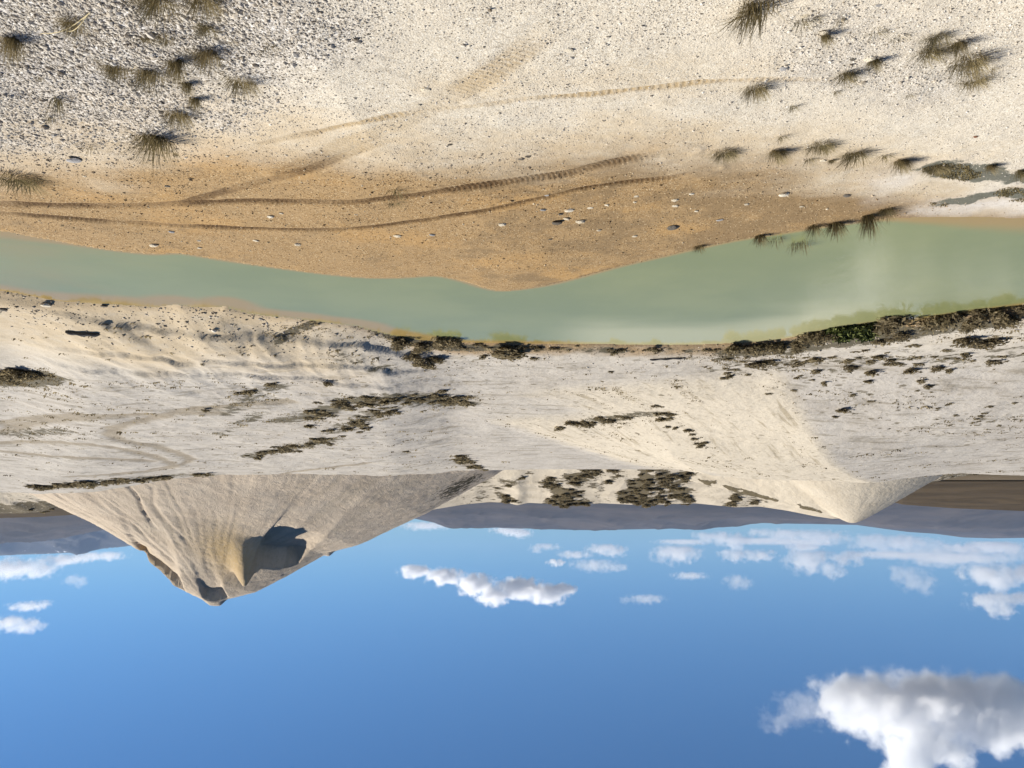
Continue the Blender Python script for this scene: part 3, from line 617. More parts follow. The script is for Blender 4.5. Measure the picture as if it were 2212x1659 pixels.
# ------------------------------------------------------------------ loose gravel: uncountable pebbles on the near bank
def gravel():
    n = 150000
    D = 1.0 / (1 / 19.0 + RNG.random(n) * (1 / 5.2 - 1 / 19.0)); U = RNG.uniform(-0.72, 0.72, n)
    X = U * D; Y = D; Z = height(X, Y, False); m, dzz = masks(X, Y, Z); dn, _ = seg_dist(X, Y, NEAR_L)
    clump = sstep(-0.5, 0.5, fbm(X * 1.3, Y * 1.3, 3, 131))
    keep = (~inside(X, Y, POND)) & (dn < 40) & (Y < 19) & (RNG.random(n) < (0.12 + 0.42 * clump) * np.where(m['sand'] > 0.5, 0.85, 1.0) * (1 - 0.8 * m['track']) + 0.5 * m['grey'])
    d2, _ = seg_dist(X, Y, FAR_L); keep &= dn < d2
    X, Y, Z = X[keep], Y[keep], Z[keep]; g = m['grey'][keep]; s = m['sand'][keep]; n = len(X)
    Z = Z + (0.011 * fbm(X * 6, Y * 6, 3, 101) + 0.02 * fbm(X * 1.7, Y * 1.7, 3, 102)) * sstep(26, 18, Y) * (0.5 + 0.8 * g) + 0.05 * g * ridged(X * 0.8 + 0.5 * Y, Y * 1.3, 3, 105)
    rad = np.exp(RNG.normal(math.log(0.0050), 0.42, n)) * (1 + 0.9 * g + 0.35 * s) * (1 + 0.02 * Y); rad = np.minimum(rad, 0.04)
    sc = np.stack([rad * RNG.uniform(0.8, 1.5, n), rad * RNG.uniform(0.7, 1.2, n), rad * RNG.uniform(0.45, 0.8, n)], -1)
    rot = np.stack([RNG.normal(0, 0.35, n), RNG.normal(0, 0.35, n), RNG.uniform(0, 6.28, n)], -1)
    me = bpy.data.meshes.new('gravel'); me.vertices.add(n); me.vertices.foreach_set('co', np.stack([X, Y, Z + rad * 0.25], -1).astype(np.float32).ravel())
    for nm, v in (('psc', sc), ('prot', rot)):
        a = me.attributes.new(nm, 'FLOAT_VECTOR', 'POINT'); a.data.foreach_set('vector', v.astype(np.float32).ravel())
    tone = np.clip(RNG.beta(3.2, 1.5, n) - 0.12 * g * RNG.random(n), 0, 1)
    for nm, v in (('tone', tone), ('sandy', np.clip(s, 0, 1))):
        a = me.attributes.new(nm, 'FLOAT', 'POINT'); a.data.foreach_set('value', v.astype(np.float32).ravel())
    o = bpy.data.objects.new('gravel', me); COL.objects.link(o); me.materials.append(M_PEB)
    ng = bpy.data.node_groups.new('pebbles', 'GeometryNodeTree')
    ng.interface.new_socket('Geometry', in_out='INPUT', socket_type='NodeSocketGeometry'); ng.interface.new_socket('Geometry', in_out='OUTPUT', socket_type='NodeSocketGeometry')
    N = ng.nodes.new; L = ng.links.new
    gi = N('NodeGroupInput'); go = N('NodeGroupOutput'); iop = N('GeometryNodeInstanceOnPoints'); ico = N('GeometryNodeMeshIcoSphere'); ico.inputs['Subdivisions'].default_value = 1
    sm = N('GeometryNodeSetMaterial'); sm.inputs['Material'].default_value = M_PEB
    a1 = N('GeometryNodeInputNamedAttribute'); a1.data_type = 'FLOAT_VECTOR'; a1.inputs['Name'].default_value = 'psc'
    a2 = N('GeometryNodeInputNamedAttribute'); a2.data_type = 'FLOAT_VECTOR'; a2.inputs['Name'].default_value = 'prot'
    mp = N('GeometryNodeMeshToPoints')
    L(gi.outputs[0], mp.inputs[0]); L(mp.outputs[0], iop.inputs['Points']); L(ico.outputs[0], sm.inputs[0]); L(sm.outputs[0], iop.inputs['Instance'])
    L(a1.outputs[0], iop.inputs['Scale']); L(a2.outputs[0], iop.inputs['Rotation']); L(iop.outputs[0], go.inputs[0])
    md = o.modifiers.new('pebbles', 'NODES'); md.node_group = ng
    tag(o, 'loose pale pebbles scattered over the near bank', kind='stuff')
gravel()

# ------------------------------------------------------------------ tussocks
def blade_mesh(name, nb, lean, spread, wid, seed, mat=M_BLADE, tone=(0.15, 0.95), stiff=0.5, azc=None):
    """many curved tapering blades from a small crown, height about 1"""
    r = np.random.default_rng(seed); V = []; Fc = []; tn = []; al = []; nseg = 4
    for b in range(nb):
        az = r.uniform(0, 2 * math.pi) if azc is None else r.normal(azc[0], azc[1])
        rr = spread * math.sqrt(r.random()); x0, y0 = rr * math.cos(az + r.normal(0, 0.7)), rr * math.sin(az + r.normal(0, 0.7))
        L = r.uniform(0.55, 1.12); th = abs(r.normal(lean, 0.3)); th = min(th, 1.35); bend = r.uniform(0.1, 0.9) * (1 - stiff) * 1.6
        w = wid * r.uniform(0.6, 1.3); tt = r.uniform(*tone); px, pz = 0.0, -0.03
        sx, sy = -math.sin(az), math.cos(az); base = len(V)
        for k in range(nseg + 1):
            f = k / nseg; ang = th + bend * f * f
            ww = w * (1 - f) ** 0.7 * 0.5 + 0.001
            cx, cy = x0 + px * math.cos(az), y0 + px * math.sin(az)
            V += [(cx - sx * ww, cy - sy * ww, pz), (cx + sx * ww, cy + sy * ww, pz)]; tn += [tt, tt]; al += [f, f]
            px += L / nseg * math.sin(ang); pz += L / nseg * math.cos(ang)
            if k: i = base + 2 * k; Fc.append((i - 2, i - 1, i + 1, i))
    o = mesh_np(name, np.array(V), np.array(Fc), mat, dict(tone=tn, along=al), smooth=True, link=False)
    return o.data
TUS = [blade_mesh('tussock_blades', 420, 0.60, 0.42, 0.020, 1, azc=(math.radians(-120), 1.3)), blade_mesh('tussock_blades', 400, 0.78, 0.52, 0.021, 2, stiff=0.35, azc=(math.radians(-60), 1.2)),
       blade_mesh('tussock_blades', 300, 0.50, 0.36, 0.021, 3, azc=(math.radians(-100), 0.9)), blade_mesh('tussock_blades', 420, 0.70, 0.66, 0.020, 4, stiff=0.5),
       blade_mesh('tussock_blades', 380, 0.62, 0.48, 0.020, 12, stiff=0.4, azc=(math.radians(-30), 1.0)), blade_mesh('tussock_blades', 360, 0.85, 0.60, 0.020, 13, stiff=0.3)]
SPARSE = [blade_mesh('tuft_blades', 60, 0.6, 0.35, 0.028, 5, tone=(0.0, 0.8)), blade_mesh('tuft_blades', 46, 0.8, 0.45, 0.030, 6, tone=(0.1, 0.95))]
LEANING = blade_mesh('tussock_blades', 320, 0.55, 0.62, 0.030, 8, azc=(math.radians(-20), 0.9))
RUSH = [blade_mesh('rush_blades', 200, 0.62, 0.30, 0.030, 9, tone=(0.0, 0.45), stiff=0.8), blade_mesh('rush_blades', 150, 0.8, 0.36, 0.032, 10, tone=(0.0, 0.5), stiff=0.7)]
for m_ in TUS + SPARSE + RUSH + [LEANING]: pass

def t1(x, y): return x / 3.0, y / 3.0
def t2(x, y): return x / 3.0 + 737.3, y / 3.0
def t3(x, y): return x / 3.0 + 1474.7, y / 3.0
def t4(x, y): return x / 3.0, y / 3.0 + 493.7
def t5(x, y): return x / 3.0 + 737.3, y / 3.0 + 493.7
def t6(x, y): return x / 3.0 + 1474.7, y / 3.0 + 493.7
def place(name, me, pos, wpx, hpx, label, cat, group=None, wr=1.0, hr=1.0, rz=None, minh=0.0, sink=0.0):
    """wpx, hpx: size in the photo (2212 px wide); the real size follows from the distance"""
    D = math.hypot(math.hypot(pos[0], pos[1]), CAM_H - pos[2]); w = wpx / F * D / wr; h = max(hpx / F * D / hr, minh) * (0.95 if cat == 'grass' else 0.8)
    o = bpy.data.objects.new(name, me); COL.objects.link(o); o.location = (pos[0], pos[1], pos[2] - sink * h)
    o.scale = (w, w, h); o.rotation_euler = (0, 0, random.uniform(0, 6.28) if rz is None else rz)
    return tag(o, label, cat, group)
G1 = 'grass tussocks in the grey pebble field'; G2 = 'grass tussocks on the white gravel'; G3 = 'grass clumps along the edge of the ochre sand'; G4 = 'rush clumps at the water edge'
TL = [  # tile, x, y, w, h, kind, group, label
 (t1, 500, 125, 170, 110, 0, G1, 'low olive tussock with two long pale straw stalks lying beside it'),
 (t1, 1020, 0, 260, 150, 1, G1, 'broad brown tussock cut by the top edge of the photo, the longer-bladed of two'),
 (t1, 1310, -18, 230, 130, 3, G1, 'spreading pale tussock at the top edge of the photo, beside the longer-bladed clump'),
 (t1, 80, 255, 150, 170, 0, G1, 'upright olive tussock close to the upper left side of the photo'),
 (t1, 955, 245, 100, 55, 2, G1, 'small very dark tuft with a black base under the two top-edge clumps'),
 (t1, 1075, 225, 120, 70, 1, G1, 'small flat tuft next to the tiny black-based tuft'),
 (t1, 1345, 185, 150, 75, 1, G1, 'flat wide tuft whose dark blades trail to one side, alone near the smooth gravel'),
 (t1, 1500, 255, 90, 45, 4, G1, 'faint low brown tuft between the flat wide tuft and smooth pale gravel'),
 (t1, 1150, 395, 150, 190, 2, G1, 'tallest thin tussock, its blades drooping diagonally across bright pebbles'),
 (t1, 1350, 350, 200, 160, 1, G1, 'light brown feathery tussock beside the tall thin drooping one'),
 (t1, 770, 430, 160, 105, 0, G1, 'rounded tawny tussock with a dark wedge of shadow beside it, first of the middle row'),
 (t1, 985, 475, 200, 130, 0, G1, 'dense dark tussock with the blackest shadow in the middle row'),
 (t1, 1560, 515, 210, 110, 3, G1, 'fan shaped tussock farthest out towards the smooth sandy gravel'),
 (t1, 1212, 545, 90, 95, 2, G1, 'narrow brown tuft below the tall drooping tussock'),
 (t1, 1262, 635, 95, 105, 2, G1, 'slim upright tuft standing just behind a dark pebble hollow'),
 (t1, 1150, 735, 180, 105, 3, G1, 'bushy tussock in front of the dark hollow with a white stone in it'),
 (t1, 1005, 895, 280, 170, 0, G3, 'largest olive tussock standing alone where grey pebbles meet ochre sand'),
 (t1, 370, 655, 150, 130, 4, G1, 'thin scattered grass beside the purplish dark pebble patch'),
 (t1, 110, 1155, 300, 85, 3, G3, 'long low dark clump on the bank edge at the left side of the photo'),
 (t1, 575, 945, 110, 70, 4, G1, 'sparse little tuft between the left edge clump and the largest tussock'),
 (t1, 1750, 300, 110, 65, 4, G1, 'wispy straw coloured tuft nearest the smooth pale gravel'),
 (t1, 630, 355, 90, 50, 4, G1, 'tiny dark weed in the pebbles short of the rounded tawny tussock'),
 (t1, 320, 765, 80, 50, 4, G1, 'few thin blades close below the scattered grass'),
 (t1, 255, 500, 70, 40, 4, G1, 'little dark weed alone in the left pebbles'),
 (t1, 1000, 590, 90, 40, 4, G1, 'short tuft just below the densest dark tussock'),
 (t3, 500, 60, 300, 170, 5, G2, 'large leaning tussock with long blades swept to one side, alone on white gravel'),
 (t3, 775, 125, 150, 80, 4, G2, 'brown sparse tuft next to the big leaning tussock'),
 (t3, 872, 100, 80, 60, 4, G2, 'small pale green tuft above the sparse brown one'),
 (t3, 910, 230, 105, 70, 2, G2, 'short tuft under a flat white stone'),
 (t3, 1020, 130, 80, 75, 4, G2, 'thin upright tuft on the white gravel between two stones'),
 (t3, 1265, 205, 120, 55, 4, G2, 'low dark tuft with short spiky blades on coarse white stones'),
 (t3, 1405, 230, 110, 60, 4, G2, 'row of short spiky blades beside the low dark tuft'),
 (t3, 1655, 240, 160, 75, 1, G2, 'greyish tuft at the far end of the coarse white stones'),
 (t3, 1790, 290, 140, 110, 0, G2, 'tall olive tussock just above the widest one on the right gravel'),
 (t3, 1855, 385, 230, 105, 3, G2, 'widest dark olive tussock on the right gravel'),
 (t3, 1590, 340, 200, 85, 1, G2, 'tawny tussock growing through white stones, left of the widest one'),
 (t3, 1230, 395, 110, 80, 0, G2, 'dark green tuft tucked beneath a big white stone'),
 (t3, 1055, 490, 160, 85, 1, G2, 'two-lobed dark tuft beside grey pebbles, near the thin brown track'),
 (t3, 1890, 510, 180, 70, 3, G2, 'flat green-black tuft nearest the right side, below the widest tussock'),
 (t3, 470, 570, 180, 85, 3, G2, 'spiky tuft right below the thin brown track on white gravel'),
 (t3, 715, 690, 100, 45, 4, G2, 'sparse weed below the spiky tuft by the brown track'),
 (t3, 640, 885, 110, 45, 4, G2, 'faint straw tuft alone on clean white gravel'),
 (t3, 2020, 435, 70, 35, 4, G2, 'tiny tuft right of the widest tussock'),
 (t3, 1470, 612, 80, 35, 4, G2, 'tiny brown tuft on open gravel under the tawny tussock'),
 (t3, 995, 597, 70, 25, 4, G2, 'tiny dark tuft below the two-lobed tuft'),
 (t3, 275, 990, 180, 50, 3, G3, 'low flat tuft at the start of the row along the sand edge'),
 (t3, 600, 990, 160, 70, 0, G3, 'compact dark tuft, second in the row along the sand edge'),
 (t3, 895, 940, 190, 55, 3, G3, 'wide green tuft set above the row along the sand edge'),
 (t3, 1115, 1005, 200, 95, 1, G3, 'shaggy tawny tussock in the middle of the sand edge row'),
 (t3, 825, 1030, 110, 50, 4, G3, 'thin trailing tuft just left of the shaggy tawny one'),
 (t3, 1405, 1050, 140, 75, 0, G3, 'rounded olive tuft beside the grey mossy flat'),
 (t3, 965, 1040, 60, 35, 2, G3, 'little knob of grass under the shaggy tawny tussock'),
 (t3, 1310, 1010, 120, 40, 4, G3, 'low trailing blades between the shaggy tussock and rounded olive tuft'),
 (t3, 2180, 1110, 100, 70, 0, G3, 'dark tuft at the right side of the photo above the mossy flat'),
 (t3, 1990, 1080, 90, 50, 2, G3, 'small square dark tuft on the white crust'),
 (t3, 1640, 1090, 150, 35, 3, G3, 'flat dark clump where the mossy flat begins'),
 (t3, 110, 1595, 110, 50, 7, G4, 'small isolated rush tuft standing in the green water, first along the shore'),
 (t3, 500, 1530, 120, 70, 6, G4, 'dark rush tuft at the shore beside a wider grey one'),
 (t3, 600, 1515, 150, 95, 7, G4, 'wide greyish rush tuft hanging over the green water'),
 (t3, 750, 1510, 180, 135, 6, G4, 'brownish star shaped rush clump with the longest blades at the shore'),
 (t3, 850, 1465, 140, 90, 7, G4, 'pale brown rush tuft on the shore behind the star shaped clump'),
 (t3, 990, 1450, 170, 95, 6, G4, 'leaning dark rush clump midway along the shore row'),
 (t3, 1200, 1400, 150, 150, 6, G4, 'dark spiky rush clump standing out in the ochre shallows'),
 (t3, 1320, 1360, 150, 80, 7, G4, 'black-based rush tuft at the end of the shore row, on dry ground'),
 (t2, 350, 1235, 190, 65, 4, G3, 'flattened grey weed lying across the tyre track on ochre sand'),
 (t2, 340, 1310, 150, 40, 4, G3, 'dark weed remains in the tyre track near the flattened grey weed'),
]
pp = hit([t[0](t[1], t[2])[0] for t in TL], [t[0](t[1], t[2])[1] for t in TL])
TUSSOCKS = []
for (tl, x, y, w, h, k, g, lab), p in zip(TL, pp):
    me = {0: random.choice((TUS[0], TUS[4])), 1: TUS[1], 2: TUS[2], 3: random.choice((TUS[3], TUS[5])), 4: random.choice(SPARSE), 5: LEANING, 6: RUSH[0], 7: RUSH[1]}[k]
    nm = 'rush_clump' if k in (6, 7) else ('grass_tuft' if k == 4 else 'grass_tussock')
    wr = {0: 1.5, 1: 1.8, 2: 1.25, 3: 1.9, 4: 1.5, 5: 1.6, 6: 1.5, 7: 1.75}[k]
    TUSSOCKS.append(place(nm, me, p, w / 3, h / 3, lab, 'grass', g, wr, 0.80, random.uniform(-0.7, 0.7) if k != 5 else 0.0, sink=0.02))
# two long straw stalks of the first tussock
def tube(name, pts, r0, r1, mat, parent=None, sides=5):
    pts = np.array(pts, float); V = []; n = len(pts)
    for i, p in enumerate(pts):
        d = pts[min(i + 1, n - 1)] - pts[max(i - 1, 0)]; d /= np.linalg.norm(d); a = np.cross(d, (0, 0, 1.0)); a /= np.linalg.norm(a) + 1e-9; b = np.cross(a, d)
        r = r0 + (r1 - r0) * i / (n - 1)
        for k in range(sides): q = 2 * math.pi * k / sides; V.append(p + r * (math.cos(q) * a + math.sin(q) * b))
    Fc = [(i * sides + k, i * sides + (k + 1) % sides, (i + 1) * sides + (k + 1) % sides, (i + 1) * sides + k) for i in range(n - 1) for k in range(sides)]
    return mesh_np(name, np.array(V), np.array(Fc), mat, parent=parent)
bp = TUSSOCKS[0].location
for (xa, ya), (xb, yb), hh in (((575, 75), (390, 165), 0.10), ((585, 68), (265, 205), 0.07)):
    A, B = hit([xa / 3, xb / 3], [ya / 3, yb / 3])
    pts = [A * (1 - f) + B * f + np.array([0, 0, 0.02 + hh * math.sin(math.pi * f)]) for f in np.linspace(0, 1, 9)]
    s = tube('dry_stalk', pts, 0.006, 0.003, M_STRAW); s.parent = TUSSOCKS[0]
    bpy.context.view_layer.update(); s.matrix_parent_inverse = TUSSOCKS[0].matrix_world.inverted(); s['label'] = 'long pale straw stalk'

# ------------------------------------------------------------------ shrubs on the far bank
def shrub_mesh(name, n, seed, mat, flat=0.8, lsz=0.10, twig=40):
    r = np.random.default_rng(seed); V = []; Fc = []; tn = []
    lobes = [(r.uniform(-0.32, 0.32), r.uniform(-0.32, 0.32), r.uniform(0.06, 0.48), r.uniform(0.16, 0.30)) for _ in range(12)]
    for i in range(n):
        lx, ly, lz, lr = lobes[r.integers(len(lobes))]; d = r.normal(size=3); d /= np.linalg.norm(d); q = lr * r.random() ** 0.45
        c = np.array([lx, ly, lz]) + d * q * np.array([1, 1, 1.05]); c[2] = max(c[2], 0.01)
        a = r.normal(size=3); a /= np.linalg.norm(a); b = np.cross(a, r.normal(size=3)); b /= np.linalg.norm(b)
        s = lsz * r.uniform(0.5, 1.3); k = len(V)
        V += [c - a * s, c + b * s * 0.4, c + a * s, c - b * s * 0.4]; Fc.append((k, k + 1, k + 2, k + 3)); t = r.random(); tn += [t] * 4
    for i in range(twig):
        lx, ly, lz, lr = lobes[r.integers(len(lobes))]; e = np.array([lx, ly, lz]) + r.normal(size=3) * lr * 0.9; e[2] = abs(e[2]) + 0.1
        o = np.array([r.normal() * 0.08, r.normal() * 0.08, -0.03]); sd = np.cross(e - o, r.normal(size=3)); sd = sd / np.linalg.norm(sd) * 0.012; k = len(V)
        V += [o - sd, o + sd, e + sd * 0.3, e - sd * 0.3]; Fc.append((k, k + 1, k + 2, k + 3)); tn += [0.25] * 4
    return mesh_np(name, np.array(V), np.array(Fc), mat, dict(tone=tn), smooth=False, link=False).data
SHR = [shrub_mesh('shrub_foliage', 620, s, M_LEAF) for s in (21, 22, 23)]
SHG = shrub_mesh('shrub_foliage', 700, 24, M_GREEN)
SML = [shrub_mesh('shrub_foliage', 150, s, M_LEAF, lsz=0.16, twig=14) for s in (25, 26, 27)]
H1 = 'dark shrubs along the far shore'; H2 = 'shrubs dotted over the white bank'
SL = [
 (t5, 370, 765, 150, 95, 0, H1, 'dark shrub at the end of the clump where the gullied bank ends'),
 (t5, 510, 790, 130, 70, 0, H1, 'low black shrub in the middle of the clump by the water'),
 (t5, 680, 745, 190, 120, 1, H1, 'biggest dark shrub of the clump, close to the waterline'),
 (t5, 470, 850, 130, 80, 2, H1, 'dark bush behind the low black shrub'),
 (t5, 530, 895, 150, 75, 0, H1, 'rearmost brown bush of the clump, nearest the white bank'),
 (t5, 610, 865, 110, 70, 1, H1, 'bush behind the biggest dark shrub'),
 (t5, 1070, 825, 260, 70, 1, H1, 'wide flat-topped dark shrub standing alone by its reflection'),
 (t5, 930, 840, 70, 40, 3, H1, 'little dark shrub just beside the wide flat-topped one'),
 (t5, 1250, 850, 60, 32, 3, H1, 'small shrub between the wide flat-topped one and the dark post'),
 (t5, 1780, 815, 65, 48, 3, H1, 'single tuft-like shrub on the white shore near the dark plank'),
 (t5, 2040, 800, 90, 50, 3, H1, 'small dark shrub touching the dark plank'),
 (t5, 1745, 935, 36, 22, 3, H2, 'tiny shrub behind the single shore shrub'),
 (t6, 345, 795, 170, 95, 0, H1, 'black rounded shrub at the near end of the long shore thicket'),
 (t6, 480, 800, 160, 90, 1, H1, 'dark brown shrub second in the long shore thicket'),
 (t6, 610, 790, 130, 105, 2, H1, 'grey brown shrub third in the long shore thicket'),
 (t6, 740, 780, 120, 100, 0, H1, 'brown shrub fourth in the shore thicket, beside a gap'),
 (t6, 850, 725, 190, 140, 1, H1, 'tall brown shrub leading up to the green bush'),
 (t6, 955, 700, 130, 130, 2, H1, 'tall brown shrub touching the green bush'),
 (t6, 1050, 695, 200, 150, 4, H1, 'moss green bush in the shore thicket'),
 (t6, 1190, 690, 190, 160, 5, H1, 'dark green bush beside the moss green one'),
 (t6, 1340, 630, 240, 165, 0, H1, 'large blackish shrub overhanging the water past the green bushes'),
 (t6, 1290, 750, 110, 60, 3, H1, 'small shrub behind the large blackish one'),
 (t6, 1400, 715, 140, 70, 2, H1, 'low shrub behind the large blackish shrub, to its right'),
 (t6, 1660, 625, 200, 150, 1, H1, 'broad brown shrub with a pointed foot near the waterline'),
 (t6, 1760, 580, 140, 110, 2, H1, 'brown shrub beside the broad pointed one'),
 (t6, 1860, 640, 140, 90, 0, H1, 'dark shrub in the open thicket towards the right'),
 (t6, 1980, 570, 180, 120, 1, H1, 'brown shrub by the water near the right side of the photo'),
 (t6, 2100, 610, 150, 120, 2, H1, 'shrub last but one towards the right side of the photo'),
 (t6, 2190, 540, 120, 90, 0, H1, 'dark shrub cut by the right side of the photo'),
 (t6, 1840, 745, 130, 80, 1, H2, 'grey shrub on the bank behind the open thicket'),
 (t6, 1970, 755, 170, 75, 2, H2, 'wide blackish shrub on the white bank near the right side'),
 (t6, 2015, 880, 80, 50, 3, H2, 'lone dark shrub furthest right on the white bank'),
 (t6, 1840, 835, 75, 65, 3, H2, 'upright shrub between the wide blackish one and the lone one'),
 (t6, 1640, 920, 90, 42, 3, H2, 'dark spreading shrub in the row of three, furthest right'),
 (t6, 1490, 935, 95, 55, 3, H2, 'dark spreading shrub, middle of the row of three on the white bank'),
 (t6, 1228, 950, 80, 60, 3, H2, 'round dark shrub, largest of those behind the moss green bush'),
 (t6, 1205, 1000, 60, 30, 3, H2, 'small shrub just behind the round dark one'),
 (t6, 1080, 920, 105, 55, 3, H2, 'brown shrub with a white gap, left of the round dark one'),
 (t6, 870, 865, 95, 60, 3, H2, 'dark shrub behind the tall brown shore shrubs'),
 (t6, 860, 935, 70, 42, 3, H2, 'compact dark shrub behind that shore shrub, further up the bank'),
 (t6, 750, 885, 90, 42, 3, H2, 'low dark shrub behind the fourth shore shrub'),
 (t6, 500, 890, 170, 65, 2, H2, 'wide low shrub behind the start of the shore thicket'),
 (t6, 565, 865, 60, 35, 3, H2, 'small shrub at the end of the wide low one'),
 (t6, 908, 1015, 45, 50, 3, H2, 'narrow upright brown shrub at the foot of the cream mound'),
 (t6, 1275, 845, 85, 42, 3, H2, 'shrub close behind the dark green bush'),
 (t6, 1345, 865, 75, 42, 3, H2, 'shrub to the right of the one behind the dark green bush'),
 (t6, 1220, 870, 65, 36, 3, H2, 'little shrub under the dark green bush'),
 (t6, 1530, 890, 60, 32, 3, H2, 'little shrub above the middle of the row of three'),
 (t6, 1730, 930, 50, 45, 3, H2, 'thin spiky shrub right of the row of three'),
 (t6, 1550, 1000, 55, 35, 3, H2, 'small shrub below the row of three, upper of a close pair'),
 (t6, 1585, 1035, 60, 35, 3, H2, 'small shrub below the row of three, lower of a close pair'),
 (t6, 1045, 1190, 90, 40, 3, H2, 'dark shrub alone on the open cream slope'),
 (t6, 988, 1225, 45, 22, 3, H2, 'tiny shrub beside the lone one on the cream slope'),
 (t6, 310, 970, 55, 40, 3, H2, 'slanting shrub on the crest of the cream mound'),
 (t6, 262, 978, 50, 25, 3, H2, 'tiny shrub beside the slanting one on the cream mound'),
 (t6, 1110, 1085, 55, 22, 3, H2, 'flat tiny shrub on the white slope above the lone one'),
 (t6, 740, 975, 40, 22, 3, H2, 'tiny shrub behind the compact dark shrub, at the mound edge'),
 (t5, 1665, 1237, 85, 36, 3, H2, 'dark shrub at the foot of the second cream mound'),
 (t5, 1515, 1268, 60, 28, 3, H2, 'dark shrub next along the foot of the second cream mound'),
 (t5, 425, 1450, 60, 25, 3, H2, 'small dark shrub alone on the flat before the tall cone'),
 (t5, 2055, 1250, 40, 25, 3, H2, 'tiny shrub on the shoulder of the second cream mound'),
 (t5, 2110, 1290, 45, 22, 3, H2, 'tiny shrub higher on the shoulder of the second cream mound'),
 (t5, 2170, 1300, 45, 25, 3, H2, 'topmost tiny shrub on the shoulder of the second cream mound'),
 (t4, 30, 980, 190, 110, 0, H2, 'black shrub cut by the left side of the photo'),
 (t4, 130, 960, 170, 100, 1, H2, 'dark shrub beside the one cut by the left side'),
 (t4, 230, 960, 110, 60, 2, H2, 'low dark shrub tapering away from the left side clump'),
 (t4, 320, 962, 60, 25, 3, H2, 'tiny shrub at the tip of the left side clump'),
 (t4, 2130, 1015, 70, 40, 3, H2, 'small dark shrub above the wheel marks on the flat'),
 (t4, 1750, 1020, 90, 35, 3, H2, 'low shrub at the crown of the curved weed line'),
 (t4, 1590, 1075, 130, 50, 3, H2, 'brown shrub on the curved weed line'),
 (t4, 1330, 1185, 65, 25, 3, H2, 'small shrub inside the loop of wheel marks'),
 (t4, 1850, 1440, 80, 35, 3, H2, 'darkest shrub in the weed line before the tall cone'),
 (t4, 1690, 1460, 90, 28, 3, H2, 'shrub beside the darkest one in the weed line'),
 (t4, 1310, 1605, 110, 40, 3, H2, 'dark shrub right at the foot of the tall cone'),
]
pp = hit([t[0](t[1], t[2])[0] for t in SL], [t[0](t[1], t[2] - 0.42 * t[4])[1] for t in SL])
def add_shrub(p, w, h, k, g, lab):
    me = {0: SHR[0], 1: SHR[1], 2: SHR[2], 3: random.choice(SML), 4: SHG, 5: SHG}[k]
    return place('low_shrub' if k == 3 else 'shrub', me, p, w / 3, h / 3, lab, 'shrub', g, 0.95, 0.80, sink=0.03)
for (tl, x, y, w, h, k, g, lab), p in zip(SL, pp): add_shrub(p, w, h, k, g, lab)
# small look-alike shrubs, strewn along the weed lines
def strew(line, n, spread, size, label, group, seed):
    r = np.random.default_rng(seed); L = smooth_line(line, 4); k = r.integers(0, len(L), n)
    x = L[k, 0] + r.normal(0, spread[0], n); y = L[k, 1] + r.normal(0, spread[1], n); P = hit(x, y)
    for p in P:
        if abs(height(p[0:1], p[1:2])[0]) < 0.02: continue
        s = size * r.uniform(0.55, 1.35)
        o = bpy.data.objects.new('low_shrub', SML[r.integers(3)]); COL.objects.link(o); o.location = p - np.array([0, 0, 0.02]); o.scale = (s, s * r.uniform(0.8, 1.3), s * r.uniform(0.3, 0.5)); o.rotation_euler = (0, 0, r.uniform(0, 6.28))
        tag(o, label, 'shrub', group)
strew([(660, 905), (760, 872), (840, 862), (920, 860), (1000, 868)], 60, (18, 8), 0.62, 'small dark shrub in the dense weed band across the white flat', 'small shrubs of the dense weed band', 1)
strew([(740, 928), (800, 900), (860, 880)], 26, (18, 7), 0.55, 'small dark shrub behind the dense weed band on the white flat', 'small shrubs behind the weed band', 2)
strew([(1560, 790), (1700, 785), (1850, 780), (2000, 770), (2200, 745)], 44, (30, 14), 0.36, 'knee-high dark shrub scattered behind the long shore thicket', 'small shrubs behind the shore thicket', 3)
strew([(540, 985), (620, 968), (700, 950)], 26, (12, 5), 0.75, 'small shrub in the weed line before the tall cone', 'small shrubs of the weed line', 4)
strew([(90, 1052), (170, 1046), (260, 1037), (380, 1030)], 40, (16, 2.5), 1.3, 'dark shrub in the row crowning the rise under the tall cone', 'shrubs on the rise under the tall cone', 5)
strew([(1150, 925), (1250, 915), (1330, 903), (1420, 892)], 16, (14, 3), 0.75, 'small dark shrub along the foot of the second cream mound', 'small shrubs at the cream mound foot', 6)
strew([(1420, 890), (1470, 925), (1520, 965)], 12, (7, 5), 0.6, 'small dark shrub up the shoulder of the second cream mound', 'small shrubs on the cream mound shoulder', 7)
strew([(985, 990), (1010, 1000), (1040, 1014)], 14, (8, 3), 1.2, 'small shrub on the fold where the tall cone meets the cream mound', 'small shrubs on the fold', 8)
strew([(1750, 850), (1900, 880), (2050, 900), (2180, 900)], 34, (60, 30), 0.26, 'tiny dry bush dotted over the open white slope', 'tiny bushes on the open white slope', 9)
strew([(850, 740), (950, 748), (1050, 750), (1160, 752)], 26, (14, 3), 0.38, 'ankle-high scrub fringing the water below the dark shrubs', 'low scrub fringing the water', 10)
strew([(1180, 752), (1350, 757), (1560, 757)], 18, (24, 3), 0.26, 'ankle-high scrub fringing the white shore', 'low scrub on the white shore', 11)

